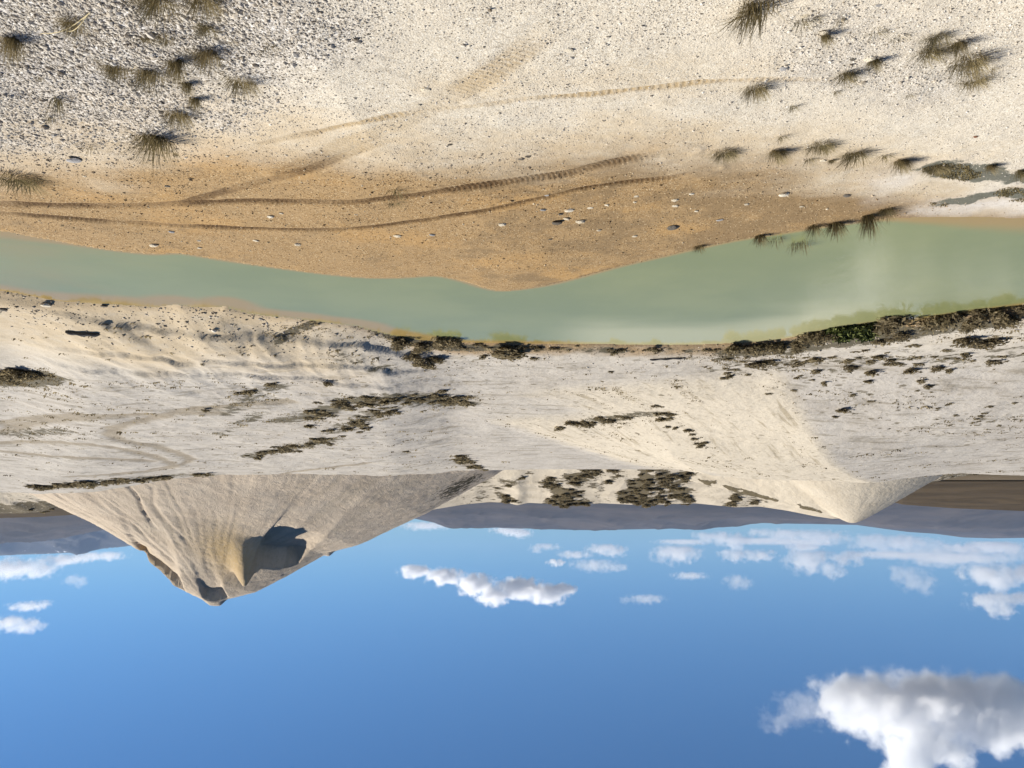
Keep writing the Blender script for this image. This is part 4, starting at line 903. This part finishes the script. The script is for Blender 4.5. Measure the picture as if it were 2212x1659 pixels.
def strew_mound(gi, n, size, label, group, seed, lim=0.55, front=0.25):
    Xg, Yg, Zg, dk, hp = MOUND_GRIDS[gi]; r = np.random.default_rng(seed); ok = np.argwhere((dk > lim) & (Yg < Yg[np.argmax(hp[:, 0]), 0] + 1.0) & (hp > front) & (np.abs(Xg) < 0.64 * Yg))
    for i, j in ok[r.integers(0, len(ok), n)]:
        s = size * r.uniform(0.6, 1.4); o = bpy.data.objects.new('shrub', random.choice(SHR)); COL.objects.link(o); o.location = (Xg[i, j], Yg[i, j], Zg[i, j] - 0.08); o.scale = (s, s * r.uniform(0.8, 1.3), s * r.uniform(0.4, 0.7)); o.rotation_euler = (0, 0, r.uniform(0, 6.28))
        if gi == 0:
            q = 1106 - Xg[i, j] / Yg[i, j] * F; ci = 0 if q < 1160 else 1 if q < 1325 else 2 if q < 1520 else 3
            where = ('thin scrub patch nearest the tall cone', 'ragged round scrub clump midway between the cones', 'biggest scrub clump between the cones', 'sparse scrub below the small cone')[ci]
            label, group = 'brown shrub in the ' + where, 'shrubs of the ' + where
        tag(o, label, 'shrub', group)
strew_mound(0, 260, 1.15, 'brown shrub in the scrub covering the low white mounds between the two cones', 'shrubs on the low mounds between the cones', 61)
strew_mound(1, 40, 1.1, 'brown shrub on the pale spoil bank beside the small cone', 'shrubs on the bank beside the small cone', 62)
strew_mound(2, 60, 1.3, 'dark shrub on the spoil bank behind the foot of the tall cone', 'shrubs behind the foot of the tall cone', 63)
# ------------------------------------------------------------------ uncountable dry scrub specks and rubble on the far bank
def far_scrub():
    r = np.random.default_rng(501); n = 60000
    D = 1 / (1 / 92.0 + r.random(n) * (1 / 24.0 - 1 / 92.0)); U = r.uniform(-0.72, 0.72, n); X = U * D; Y = D
    dn, _ = seg_dist(X, Y, NEAR_L); df, _ = seg_dist(X, Y, FAR_L); ok = (df < dn) & ~inside(X, Y, POND) & (df > 0.25)
    pe = 0.86 * X + 0.5 * Y; al = -0.5 * X + 0.86 * Y
    cm = sunlit_cream_mask(X, Y); left = sstep(-0.02, 0.08, U)
    a = fbm(X * 0.16, Y * 0.8, 5, 301, 0.6); b = fbm(pe * 1.2, al * 0.12, 4, 302, 0.6); c = fbm(X * 0.25, Y * 0.4, 4, 303)
    dens = left * sstep(0.12, 0.4, a) * 0.32 + cm * sstep(0.15, 0.4, b) * 0.4 + (1 - left) * (1 - cm) * sstep(0.0, 0.35, c) * sstep(-0.2, -0.35, U) * 0.5 + 0.010
    for L, w, aa in DARKS:
        d, _ = seg_dist(X, Y, L); dens = np.maximum(dens, aa * 0.9 * sstep(1.5 * w, 0.2 * w, d) * sstep(-0.25, 0.25, c))
    dens = np.maximum(dens, 0.55 * sstep(0.9, 0.3, df) * sstep(-0.1, 0.3, c))
    ok &= r.random(n) < dens; X, Y = X[ok], Y[ok]; n = len(X); Z = height(X, Y)
    s = np.exp(r.normal(math.log(0.062), 0.42, n)) * (0.7 + Y / 110.0); m = 6; V = []; tn = np.repeat(np.clip(r.normal(0.5, 0.25, n), 0, 1), m * 3)
    for k in range(m):
        az = r.uniform(0, 6.28, n); q = r.uniform(0.2, 1.0, n) * s; cx = X + np.cos(az) * q * 1.3; cy = Y + np.sin(az) * q * 0.8; h = s * r.uniform(0.2, 0.7, n); w = s * r.uniform(0.25, 0.5, n); b2 = r.uniform(0, 6.28, n)
        V.append(np.stack([np.stack([cx - np.cos(b2) * w, cy - np.sin(b2) * w, Z - 0.02], -1), np.stack([cx + np.cos(b2) * w, cy + np.sin(b2) * w, Z - 0.02], -1), np.stack([cx + np.cos(az) * w, cy + np.sin(az) * w, Z + h], -1)], 1))
    V = np.stack(V, 1).reshape(-1, 3); Fc = np.arange(len(V)).reshape(-1, 3)
    tag(mesh_np('dry_scrub', V, Fc, M_LEAF, dict(tone=tn), smooth=False), 'dry brown scrub specks dotted over the far bank', kind='stuff')
    # rubble
    n = 2600; t = r.random(n); k = r.integers(0, len(FAR_L) - 1, n); P0 = np.array(FAR_L); X = P0[k, 0] + (P0[k + 1, 0] - P0[k, 0]) * t; Y = P0[k, 1] + (P0[k + 1, 1] - P0[k, 1]) * t + np.abs(r.normal(0, 1.6, n)) + r.random(n) * 2 * (r.random(n) < 0.3)
    d, _ = seg_dist(X, Y, FAR_L); ok = ~inside(X, Y, POND) & (np.abs(X) < 0.7 * Y); X, Y = X[ok], Y[ok]; n = len(X); Z = height(X, Y); s = np.minimum(np.exp(r.normal(math.log(0.022), 0.5, n)), 0.11)
    oct_ = np.array([(1, 0, 0), (0, 1, 0), (-1, 0, 0), (0, -1, 0), (0, 0, 1), (0, 0, -1)], float); of = np.array([(0, 1, 4), (1, 2, 4), (2, 3, 4), (3, 0, 4), (1, 0, 5), (2, 1, 5), (3, 2, 5), (0, 3, 5)])
    az = r.uniform(0, 6.28, n); V = oct_[None] * r.uniform(0.6, 1.3, (n, 6, 1)) * s[:, None, None]; V[..., 2] *= 0.6
    ca, sa = np.cos(az)[:, None], np.sin(az)[:, None]; V = np.stack([V[..., 0] * ca - V[..., 1] * sa + X[:, None], V[..., 0] * sa + V[..., 1] * ca + Y[:, None], V[..., 2] + Z[:, None] + 0.15 * s[:, None]], -1)
    Fc = (of[None] + 6 * np.arange(n)[:, None, None]).reshape(-1, 3); tag(mesh_np('rubble', V.reshape(-1, 3), Fc, M_RUB, dict(tone=np.repeat(r.random(n), 6)), smooth=False), 'small stones strewn along the far waterline', kind='stuff')
far_scrub()

# ------------------------------------------------------------------ grass-like moss on the salty flat (uncountable)
def moss_mat():
    n = 5200; r = np.random.default_rng(77); V = []; Fc = []; tn = []; al = []
    poly = [world_line(p, 2) for p in ([(1985, 366), (2040, 352), (2110, 356), (2212, 372), (2300, 376), (2300, 420), (2212, 412), (2130, 398), (2050, 388)],
                                       [(2005, 434), (2080, 420), (2160, 405), (2212, 400), (2300, 400), (2300, 436), (2150, 432), (2080, 444), (2015, 446)])]
    A = np.concatenate([np.array(p) for p in poly]); x = r.uniform(A[:, 0].min(), A[:, 0].max(), n * 3); y = r.uniform(A[:, 1].min(), A[:, 1].max(), n * 3)
    k = (inside(x, y, poly[0]) | inside(x, y, poly[1])) & (fbm(x * 1.3, y * 1.3, 4, 83) > 0.02); x, y = x[k], y[k]; z = height(x, y)
    for px, py, pz in zip(x, y, z):
        az = r.uniform(0, 6.28); h = r.uniform(0.012, 0.045); w = 0.012; l = r.uniform(0.0, 0.04); i = len(V); s = np.array([-math.sin(az), math.cos(az), 0]) * w; c = np.array([px, py, pz - 0.005])
        V += [c - s, c + s, c + np.array([math.cos(az) * l, math.sin(az) * l, h])]; Fc.append((i, i + 1, i + 2)); t = r.uniform(0.1, 0.7); tn += [t] * 3; al += [0, 0, 0.6]
    o = mesh_np('ground_moss', np.array(V), np.array(Fc), M_BLADE, dict(tone=tn, along=al)); tag(o, 'short grey-green moss and stubble on the salty flat', kind='stuff')
moss_mat()

# ------------------------------------------------------------------ stones that can be picked out singly
def stone_mesh(name, seed, flat=0.5, ang=0.25, mat=None):
    import bmesh
    bm = bmesh.new(); bmesh.ops.create_icosphere(bm, subdivisions=2, radius=0.5); r = np.random.default_rng(seed)
    pl = [(Vector(r.normal(size=3)).normalized(), r.uniform(0.28, 0.42)) for _ in range(9)]
    for v in bm.verts:
        for n, d in pl:
            q = v.co.dot(n)
            if q > d: v.co -= n * (q - d)
        v.co *= 1 + ang * 0.3 * r.normal() * 0.3; v.co.z *= flat
    me = bpy.data.meshes.new(name); bm.to_mesh(me); bm.free()
    if mat: me.materials.append(mat)
    return me
SW = [stone_mesh('white_stone', s, f, 0.25, M_WSTONE) for s, f in ((1, 0.45), (2, 0.55), (3, 0.38), (4, 0.6))]
SD = [stone_mesh('dark_stone', s, f, 0.25, M_DSTONE) for s, f in ((5, 0.5), (6, 0.6))]
SG = [stone_mesh('grey_stone', 7, 0.35, 0.2, M_GSTONE)]; SR = [stone_mesh('red_stone', 8, 0.6, 0.2, M_RSTONE)]
GS = 'white stones on the ochre sand'; GD = 'dark stones'
STL = [
 (t2, 1475, 325, 62, 'w', 'round white stone alone on pale gravel above the thin brown track'), (t2, 550, 575, 72, 'w', 'flat white flake of stone lying on pale gravel with a dark shadow edge'),
 (t2, 745, 375, 28, 'w', 'small bright pebble near the flat white flake'), (t2, 500, 682, 36, 'w', 'pale pebble just above the thin brown track'), (t2, 1195, 522, 30, 'w', 'pale pebble by the diagonal tan streak'),
 (t2, 240, 105, 34, 'd', 'dark stone on the pale gravel near the top of the photo'), (t2, 178, 220, 26, 'd', 'little dark stone under the top one'), (t2, 705, 935, 34, 'd', 'dark stone where pale gravel turns ochre'),
 (t2, 2080, 218, 34, 'd', 'dark stone beside the grey hollow'), (t2, 925, 303, 22, 'd', 'tiny dark stone above the brown track'), (t2, 1702, 780, 26, 'd', 'tiny dark stone on pale gravel between the tracks'),
 (t2, 360, 1525, 62, 'w', 'pale flat stone below the long lower tyre track'), (t2, 590, 1520, 44, 'g', 'bluish grey stone beside the pale flat one'),
 (t2, 1040, 1450, 62, 'w', 'cream stone left of the scattered stone cluster'), (t2, 1480, 1357, 72, 'w', 'biggest white stone at the top of the scattered cluster'), (t2, 1460, 1415, 52, 'w', 'white stone below the biggest one in the cluster'),
 (t2, 1545, 1430, 74, 'w', 'long cream stone at the bottom of the cluster'), (t2, 1400, 1435, 84, 'd', 'dark flat slab in the stone cluster'), (t2, 1420, 1383, 44, 'd', 'small dark slab above the flat slab'),
 (t2, 1310, 1357, 48, 'g', 'grey stone left of the biggest white stone'), (t2, 1910, 1268, 40, 'w', 'white stone up by the tyre tracks, upper of two'), (t2, 1905, 1306, 32, 'w', 'white stone up by the tyre tracks, lower of two'),
 (t2, 1720, 1326, 40, 'w', 'cream stone midway between the cluster and the upper pair'), (t2, 1612, 1345, 44, 'w', 'flat cream stone right of the biggest white stone'), (t2, 2160, 1292, 56, 'w', 'flat white stone nearest the tyre track, towards the dark sand'),
 (t2, 2165, 1332, 50, 'w', 'flat white stone under the one nearest the track'), (t2, 1670, 1490, 34, 'w', 'small white stone on the dark sand below the cluster'), (t2, 1900, 1530, 38, 'w', 'white stone lowest on the dark sand'),
 (t2, 1330, 1262, 36, 'g', 'bluish stone lying in the lower tyre track'), (t2, 1355, 1548, 34, 'd', 'dark clod on the ochre sand near the water'), (t2, 2150, 1470, 80, 'd', 'flat dark stone on the dark sand'),
 (t2, 1210, 1010, 44, 'd', 'dark clod, right of a pair at the ochre edge'), (t2, 1165, 1027, 44, 'd', 'dark clod, left of a pair at the ochre edge'),
 (t3, 662, 1255, 76, 'w', 'largest pale boulder-like stone on the dark sand, split in two tones'), (t3, 770, 1337, 34, 'w', 'lone white stone below the split pale stone'), (t3, 412, 1320, 42, 'w', 'flat pale stone on dark sand left of the lone white one'),
 (t3, 60, 1252, 40, 'w', 'white stone at the left of the dark sand'), (t3, 88, 1367, 34, 'w', 'white stone low at the left of the dark sand'), (t3, 242, 1422, 50, 'g', 'grey-blue flat stone close to the shore'),
 (t3, 1062, 1262, 60, 'd', 'dark flat stone past the split pale stone'), (t3, 912, 1037, 44, 'w', 'cream stone between tufts in the sand edge row'), (t3, 1897, 885, 30, 'r', 'reddish stone alone on clean white gravel'),
 (t3, 655, 440, 52, 'g', 'flat grey stone in the white gravel above the spiky tuft'), (t3, 920, 210, 72, 'w', 'flat white stone resting above the short tuft'), (t3, 1205, 375, 80, 'w', 'big white stone above the dark green tuft'),
 (t3, 1100, 382, 44, 'd', 'dark stone beside the big white stone'), (t3, 1370, 300, 44, 'w', 'white stone in the coarse stones left of the tawny tussock'), (t3, 790, 97, 60, 'w', 'white stone above the sparse brown tuft'), (t3, 530, 560, 44, 'w', 'white stone at the top of the spiky tuft'),
 (t3, 1640, 345, 50, 'w', 'white stone among the blades of the tawny tussock'), (t3, 1270, 30, 40, 'g', 'grey stone at the top of the white gravel'), (t3, 560, 10, 34, 'd', 'dark stone right at the top edge over the leaning tussock'),
 (t1, 1750, 1400, 50, 'w', 'white stone between the two tyre tracks, left of a pair'), (t1, 1820, 1380, 34, 'w', 'white stone between the two tyre tracks, right of a pair'), (t1, 1930, 1580, 48, 'w', 'bright white stone below the lower tyre track near the water'),
 (t1, 1660, 1557, 44, 'w', 'cream stone left of the bright white one near the water'), (t1, 1113, 1500, 40, 'g', 'bluish grey stone just under the lower tyre track'), (t1, 1290, 1557, 30, 'w', 'small white stone under the bluish grey one'),
 (t1, 1000, 1585, 64, 'w', 'long cream stone nearest the water on the left'), (t1, 1295, 1605, 34, 'w', 'cream pebble by the water right of the long cream stone'), (t1, 1085, 1205, 36, 'd', 'round dark stone alone on the ochre sand above the tracks'),
 (t1, 1200, 705, 44, 'w', 'bright white stone in the dark pebble hollow'), (t1, 695, 340, 44, 'w', 'smooth white stone among grey pebbles'), (t1, 870, 425, 80, 'w', 'flat pale slab between the rounded and the dense tussocks'),
 (t1, 970, 375, 44, 'w', 'white cobble above the dense dark tussock'), (t1, 480, 1030, 90, 'g', 'long low grey stone at the foot of the grey pebbles'), (t1, 550, 1140, 30, 'w', 'white pebble on sand near the left edge clump'),
 (t1, 1470, 1010, 28, 'w', 'white pebble right of the largest tussock'),
 (t4, 510, 462, 60, 'd', 'dark rock at the far waterline before the wooden trough'), (t4, 680, 625, 50, 'd', 'blackish rock beside the dark wooden trough'), (t4, 675, 497, 50, 'd', 'flat dark rock at the far waterline right of the first'),
 (t4, 1465, 495, 34, 'd', 'small dark rock on the point of the gullied bank'), (t4, 22, 520, 60, 'd', 'dark rock on the far shore at the left side'), (t4, 300, 490, 70, 'w', 'pale stone on the far shore near the dark rock'),
]
pp = hit([t[0](t[1], t[2])[0] for t in STL], [t[0](t[1], t[2])[1] for t in STL])
for (tl, x, y, w, k, lab), p in zip(STL, pp):
    me = random.choice({'w': SW, 'd': SD, 'g': SG, 'r': SR}[k]); D = math.dist(p, (0, 0, CAM_H)); s = w / 3 / F * D
    o = bpy.data.objects.new({'w': 'white_stone', 'd': 'dark_stone', 'g': 'grey_stone', 'r': 'red_stone'}[k], me); COL.objects.link(o)
    o.scale = (s, s * random.uniform(0.7, 1.0), s * random.uniform(0.45, 0.75)); o.location = (p[0], p[1], p[2] + 0.07 * s); o.rotation_euler = (random.uniform(-0.1, 0.1), random.uniform(-0.1, 0.1), random.uniform(-0.5, 0.5))
    tag(o, lab, 'stone', {'w': 'pale stones picked out on the ground', 'd': 'dark stones picked out on the ground'}.get(k))

# ------------------------------------------------------------------ timber on the far bank
def timber(a, b, thick, label, hollow, rise):
    A, B = hit([a[0], b[0]], [a[1], b[1]]); n = 14; L = np.linalg.norm(B - A); d = (B - A) / L; side = np.cross(d, (0, 0, 1.0)); side /= np.linalg.norm(side)
    root = bpy.data.objects.new('wooden_trough' if hollow else 'wooden_plank', None); COL.objects.link(root); root.location = A
    V = []
    prof = [(-1, 0.0), (-1, 1.0), (-0.7, 1.0), (-0.55, 0.45), (0.55, 0.45), (0.7, 1.0), (1, 1.0), (1, 0.0)] if hollow else [(-1, 0.08), (-1, 0.92), (-0.9, 1), (0.9, 1), (1, 0.92), (1, 0.08), (0.9, 0), (-0.9, 0)]
    for i in range(n + 1):
        f = i / n; c = np.array(d * L * f); c[2] += rise * math.sin(math.pi * f) + 0.015 * math.sin(f * 17); tp = 1 - 0.25 * (abs(2 * f - 1) ** 6)
        for px, pz in prof: V.append(c + side * px * thick * 0.9 * tp + np.array([0, 0, pz * thick * tp - 0.01]))
    m = len(prof); Fc = [(i * m + k, i * m + (k + 1) % m, (i + 1) * m + (k + 1) % m, (i + 1) * m + k) for i in range(n) for k in range(m)]
    mesh_np('plank', np.array(V), np.array(Fc), M_LOG, smooth=False, parent=root)
    for e in (0, n):
        ring = [V[e * m + k] for k in range(m)]; c = np.mean(ring, 0); ca = [(m, k, (k + 1) % m) for k in range(m)]
        mesh_np('cut_end', np.array(ring + [c]), np.array(ca if e else [t[::-1] for t in ca]), M_LOG, smooth=False, parent=root)
    tag(root, label, 'timber')
timber((143, 716), (214, 721), 0.085, 'dark hollow wooden trough lying on the tan bank', True, 0.03)
timber((1404, 776), (1481, 772), 0.06, 'dark straight plank lying on the white far shore', False, 0.0)

# ------------------------------------------------------------------ air
def haze():
    x0, x1, y0, y1, z0, z1 = -17500, 17500, -1200, 18500, -30, 900
    V = [(x, y, z) for x in (x0, x1) for y in (y0, y1) for z in (z0, z1)]
    Fc = [(0, 1, 3, 2), (4, 6, 7, 5), (0, 4, 5, 1), (2, 3, 7, 6), (0, 2, 6, 4), (1, 5, 7, 3)]
    m = bpy.data.materials.new('haze_air'); m.use_nodes = True; t = m.node_tree; t.nodes.clear(); o = t.nodes.new('ShaderNodeOutputMaterial')
    v = t.nodes.new('ShaderNodeVolumePrincipled'); v.inputs['Color'].default_value = (0.50, 0.68, 1.0, 1); v.inputs['Density'].default_value = HAZE; v.inputs['Anisotropy'].default_value = 0.0
    t.links.new(v.outputs[0], o.inputs['Volume'])
    ob = mesh_np('haze', np.array(V, float), np.array(Fc), m, smooth=False); tag(ob, 'thin blue air between the banks and the far hills', kind='stuff')
HAZE = 2.9e-5
haze()

# ------------------------------------------------------------------ clouds: volumes with flat bases
def cloud(puffs, D, label, dens, seed, nscale=1.0, amp=0.62, group=None):
    """puffs: (x, y, rx, ry) px in the photo; D: distance in metres along the view"""
    c0 = at_dist(np.mean([p[0] for p in puffs]), np.mean([p[1] for p in puffs]), D)
    P = []
    for i, (x, y, rx, ry) in enumerate(puffs):
        c = at_dist(x, y, D); rxm = rx / F * D; rym = ry / F * D; P.append((c - c0, np.array([rxm, max(rxm, rym) * 0.8, rym])))
    lo = np.min([c - r * 1.3 for c, r in P], 0); hi = np.max([c + r * 1.3 for c, r in P], 0)
    V = [(x, y, z) for x in (lo[0], hi[0]) for y in (lo[1], hi[1]) for z in (lo[2], hi[2])]
    Fc = [(0, 1, 3, 2), (4, 6, 7, 5), (0, 4, 5, 1), (2, 3, 7, 6), (0, 2, 6, 4), (1, 5, 7, 3)]
    T = NT('cloud_vapour'); oc = T.n('TexCoord').outputs['Object']
    size = float(np.mean([r[2] for _, r in P]))
    off = T.vmath('ADD', oc, (seed * 913.0, seed * 377.0, seed * 131.0))
    nz = T.noise(off, nscale * 1.1 / size, 7, 0.6)
    field = None
    for c, r in P:
        d = T.vmath('MULTIPLY', T.vmath('SUBTRACT', oc, tuple(c)), tuple(1.0 / r)); f = T.math('SUBTRACT', 1.0, T.vmath('LENGTH', d))
        field = f if field is None else T.math('SMOOTH_MAX', field, f, 0.15)
    f = T.math('ADD', field, T.math('MULTIPLY', T.math('SUBTRACT', nz, 0.54), amp * 4.2))
    zb = float(np.min([c[2] - 0.55 * r[2] for c, r in P])); sz = T.n('SeparateXYZ', {0: oc}).outputs[2]
    f = T.math('MULTIPLY', T.mr(f, 0.0, 0.6), T.mr(sz, zb - 0.25 * size, zb + 0.25 * size))
    f = T.math('MULTIPLY', f, T.mr(field, -0.25, 0.0))
    v = T.n('VolumePrincipled'); v.inputs['Color'].default_value = (0.99, 0.99, 0.995, 1); v.inputs['Anisotropy'].default_value = 0.25
    T.set(v.inputs['Density'], T.math('MULTIPLY', f, (0.42 if len(puffs) > 5 else 0.20) * dens / size)); T.t.links.new(v.outputs[0], T.out.inputs['Volume'])
    o = mesh_np('cloud', np.array(V, float), np.array(Fc), T.m, smooth=False); o.location = c0
    o.visible_shadow = True
    return tag(o, label, 'cloud', group)
CG = 'cumulus clouds'
cloud([(1830, 1500, 80, 55), (1900, 1520, 130, 85), (2030, 1520, 170, 90), (2000, 1600, 110, 75), (1965, 1660, 70, 45), (2150, 1530, 130, 90), (2190, 1590, 90, 55)], 6500, 'huge white cumulus with a grey base filling the bottom right corner of the photo', 9, 1, nscale=1.25, amp=0.72, group=CG)
cloud([(1745, 1525, 80, 44), (1685, 1555, 60, 28)], 6600, 'thin wispy tail drifting off the huge cumulus', 1.3, 2, amp=0.9, group=CG)
cloud([(895, 1233, 42, 18), (960, 1245, 46, 22), (1025, 1262, 48, 28), (1065, 1285, 42, 26), (1120, 1272, 60, 26), (1180, 1282, 50, 26), (1215, 1272, 40, 14)], 13000, 'long stepped white cloud alone over the middle of the range', 8, 3, nscale=1.2, group=CG)
for i, (pf, D, lab, dn_) in enumerate((
    ([(1460, 1195, 58, 26)], 17000, 'plump bright cloud over the mid range, above a gap of blue', 6),
    ([(1305, 1185, 42, 16), (1330, 1190, 34, 14)], 19000, 'flat pale cloud left of the plump bright one', 4),
    ([(1200, 1214, 22, 10)], 18000, 'small bright puff under a grey smear, left of the flat pale cloud', 6),
    ([(1180, 1180, 34, 10), (1160, 1184, 20, 14), (1240, 1198, 44, 10)], 19500, 'broken grey-white streak over the middle hills', 2.2),
    ([(1285, 1220, 56, 18), (1330, 1226, 36, 10)], 17500, 'mauve grey cloud scrap under the flat pale cloud', 1.6),
    ([(1590, 1198, 40, 18), (1640, 1198, 44, 16)], 18000, 'low ragged cloud pair right of the plump bright one', 3.5),
    ([(1750, 1210, 60, 34), (1790, 1228, 36, 26), (1830, 1205, 50, 20)], 16500, 'leaning white cloud with a long grey tail above the small cone', 4.5),
    ([(1595, 1255, 34, 22)], 15000, 'small grey square cloud under the ragged pair', 2.2),
    ([(1490, 1243, 44, 11)], 15500, 'thin grey bar cloud left of the small square one', 1.5),
    ([(1395, 1293, 50, 13), (1350, 1296, 16, 10)], 13500, 'faint grey cloud wisps beside the long stepped cloud', 1.0),
    ([(1975, 1250, 50, 30), (1950, 1236, 40, 24), (2000, 1258, 24, 28)], 15000, 'grey ragged cloud hanging near the right side', 2.2),
    ([(2130, 1240, 62, 28), (2160, 1255, 44, 26), (2200, 1235, 50, 30)], 14500, 'bright white cloud with a torn centre at the right side', 6),
    ([(2140, 1298, 56, 26), (2160, 1318, 36, 22), (2205, 1290, 50, 18)], 12500, 'triangular cloud at the right side, nearer than the torn white one', 4),
    ([(2030, 1205, 90, 22), (2100, 1200, 90, 26), (2190, 1195, 60, 26)], 19000, 'wide grey cloud sheet behind the torn white cloud', 2.2),
    ([(1560, 1160, 36, 20), (1590, 1168, 34, 24), (1520, 1158, 30, 14)], 24000, 'white cloud tower rising right behind the ridge left of the small cone', 5),
    ([(1700, 1155, 70, 18), (1770, 1160, 70, 20), (1650, 1150, 40, 14)], 25000, 'hazy pale cloud bank just above the small cone', 2.5),
    ([(1890, 1170, 60, 26), (1950, 1175, 70, 26), (2010, 1180, 50, 20)], 23000, 'lumpy pale cloud bank on the hills right of the small cone', 3.5),
    ([(2150, 1180, 80, 16), (2080, 1184, 50, 12)], 24000, 'thin bright cloud line on the crest at the far right', 4),
    ([(1735, 1182, 44, 12)], 22000, 'small oval cloud between the bank and the leaning white cloud', 3.5),
    ([(1095, 1145, 40, 12), (1120, 1150, 36, 14)], 26000, 'white cloud top peeping over the middle of the range', 5),
    ([(1640, 1168, 90, 9), (1730, 1172, 80, 8)], 27000, 'thin grey haze band of cloud behind the leaning white cloud', 1.6),
    ([(1930, 1198, 110, 10), (2060, 1206, 100, 10)], 21000, 'thin mauve cloud band crossing under the lumpy pale bank', 1.4),
    ([(1480, 1170, 70, 8)], 27000, 'faint grey cloud strip above the plump bright cloud', 1.4),
    ([(920, 1135, 60, 12)], 26000, 'pale cloud low beside the slope of the tall cone', 2.5),
    ([(20, 1228, 70, 26), (80, 1232, 50, 20), (140, 1208, 70, 14), (-60, 1225, 70, 28), (220, 1200, 60, 12)], 15500, 'long white cloud lying on the snowy range at the left', 4),
    ([(165, 1252, 30, 18)], 14500, 'small faint puff under the long left cloud', 1.6),
    ([(60, 1310, 44, 12), (95, 1302, 24, 10)], 11500, 'thin streak cloud at the left, above a bigger puff', 2.0),
    ([(20, 1345, 50, 22), (55, 1352, 40, 20), (-40, 1350, 50, 24)], 10500, 'soft white cloud cut by the left side of the photo', 3.5))):
    cloud(pf, D, lab, dn_, 10 + i, nscale=1.0, amp=0.85, group=CG)
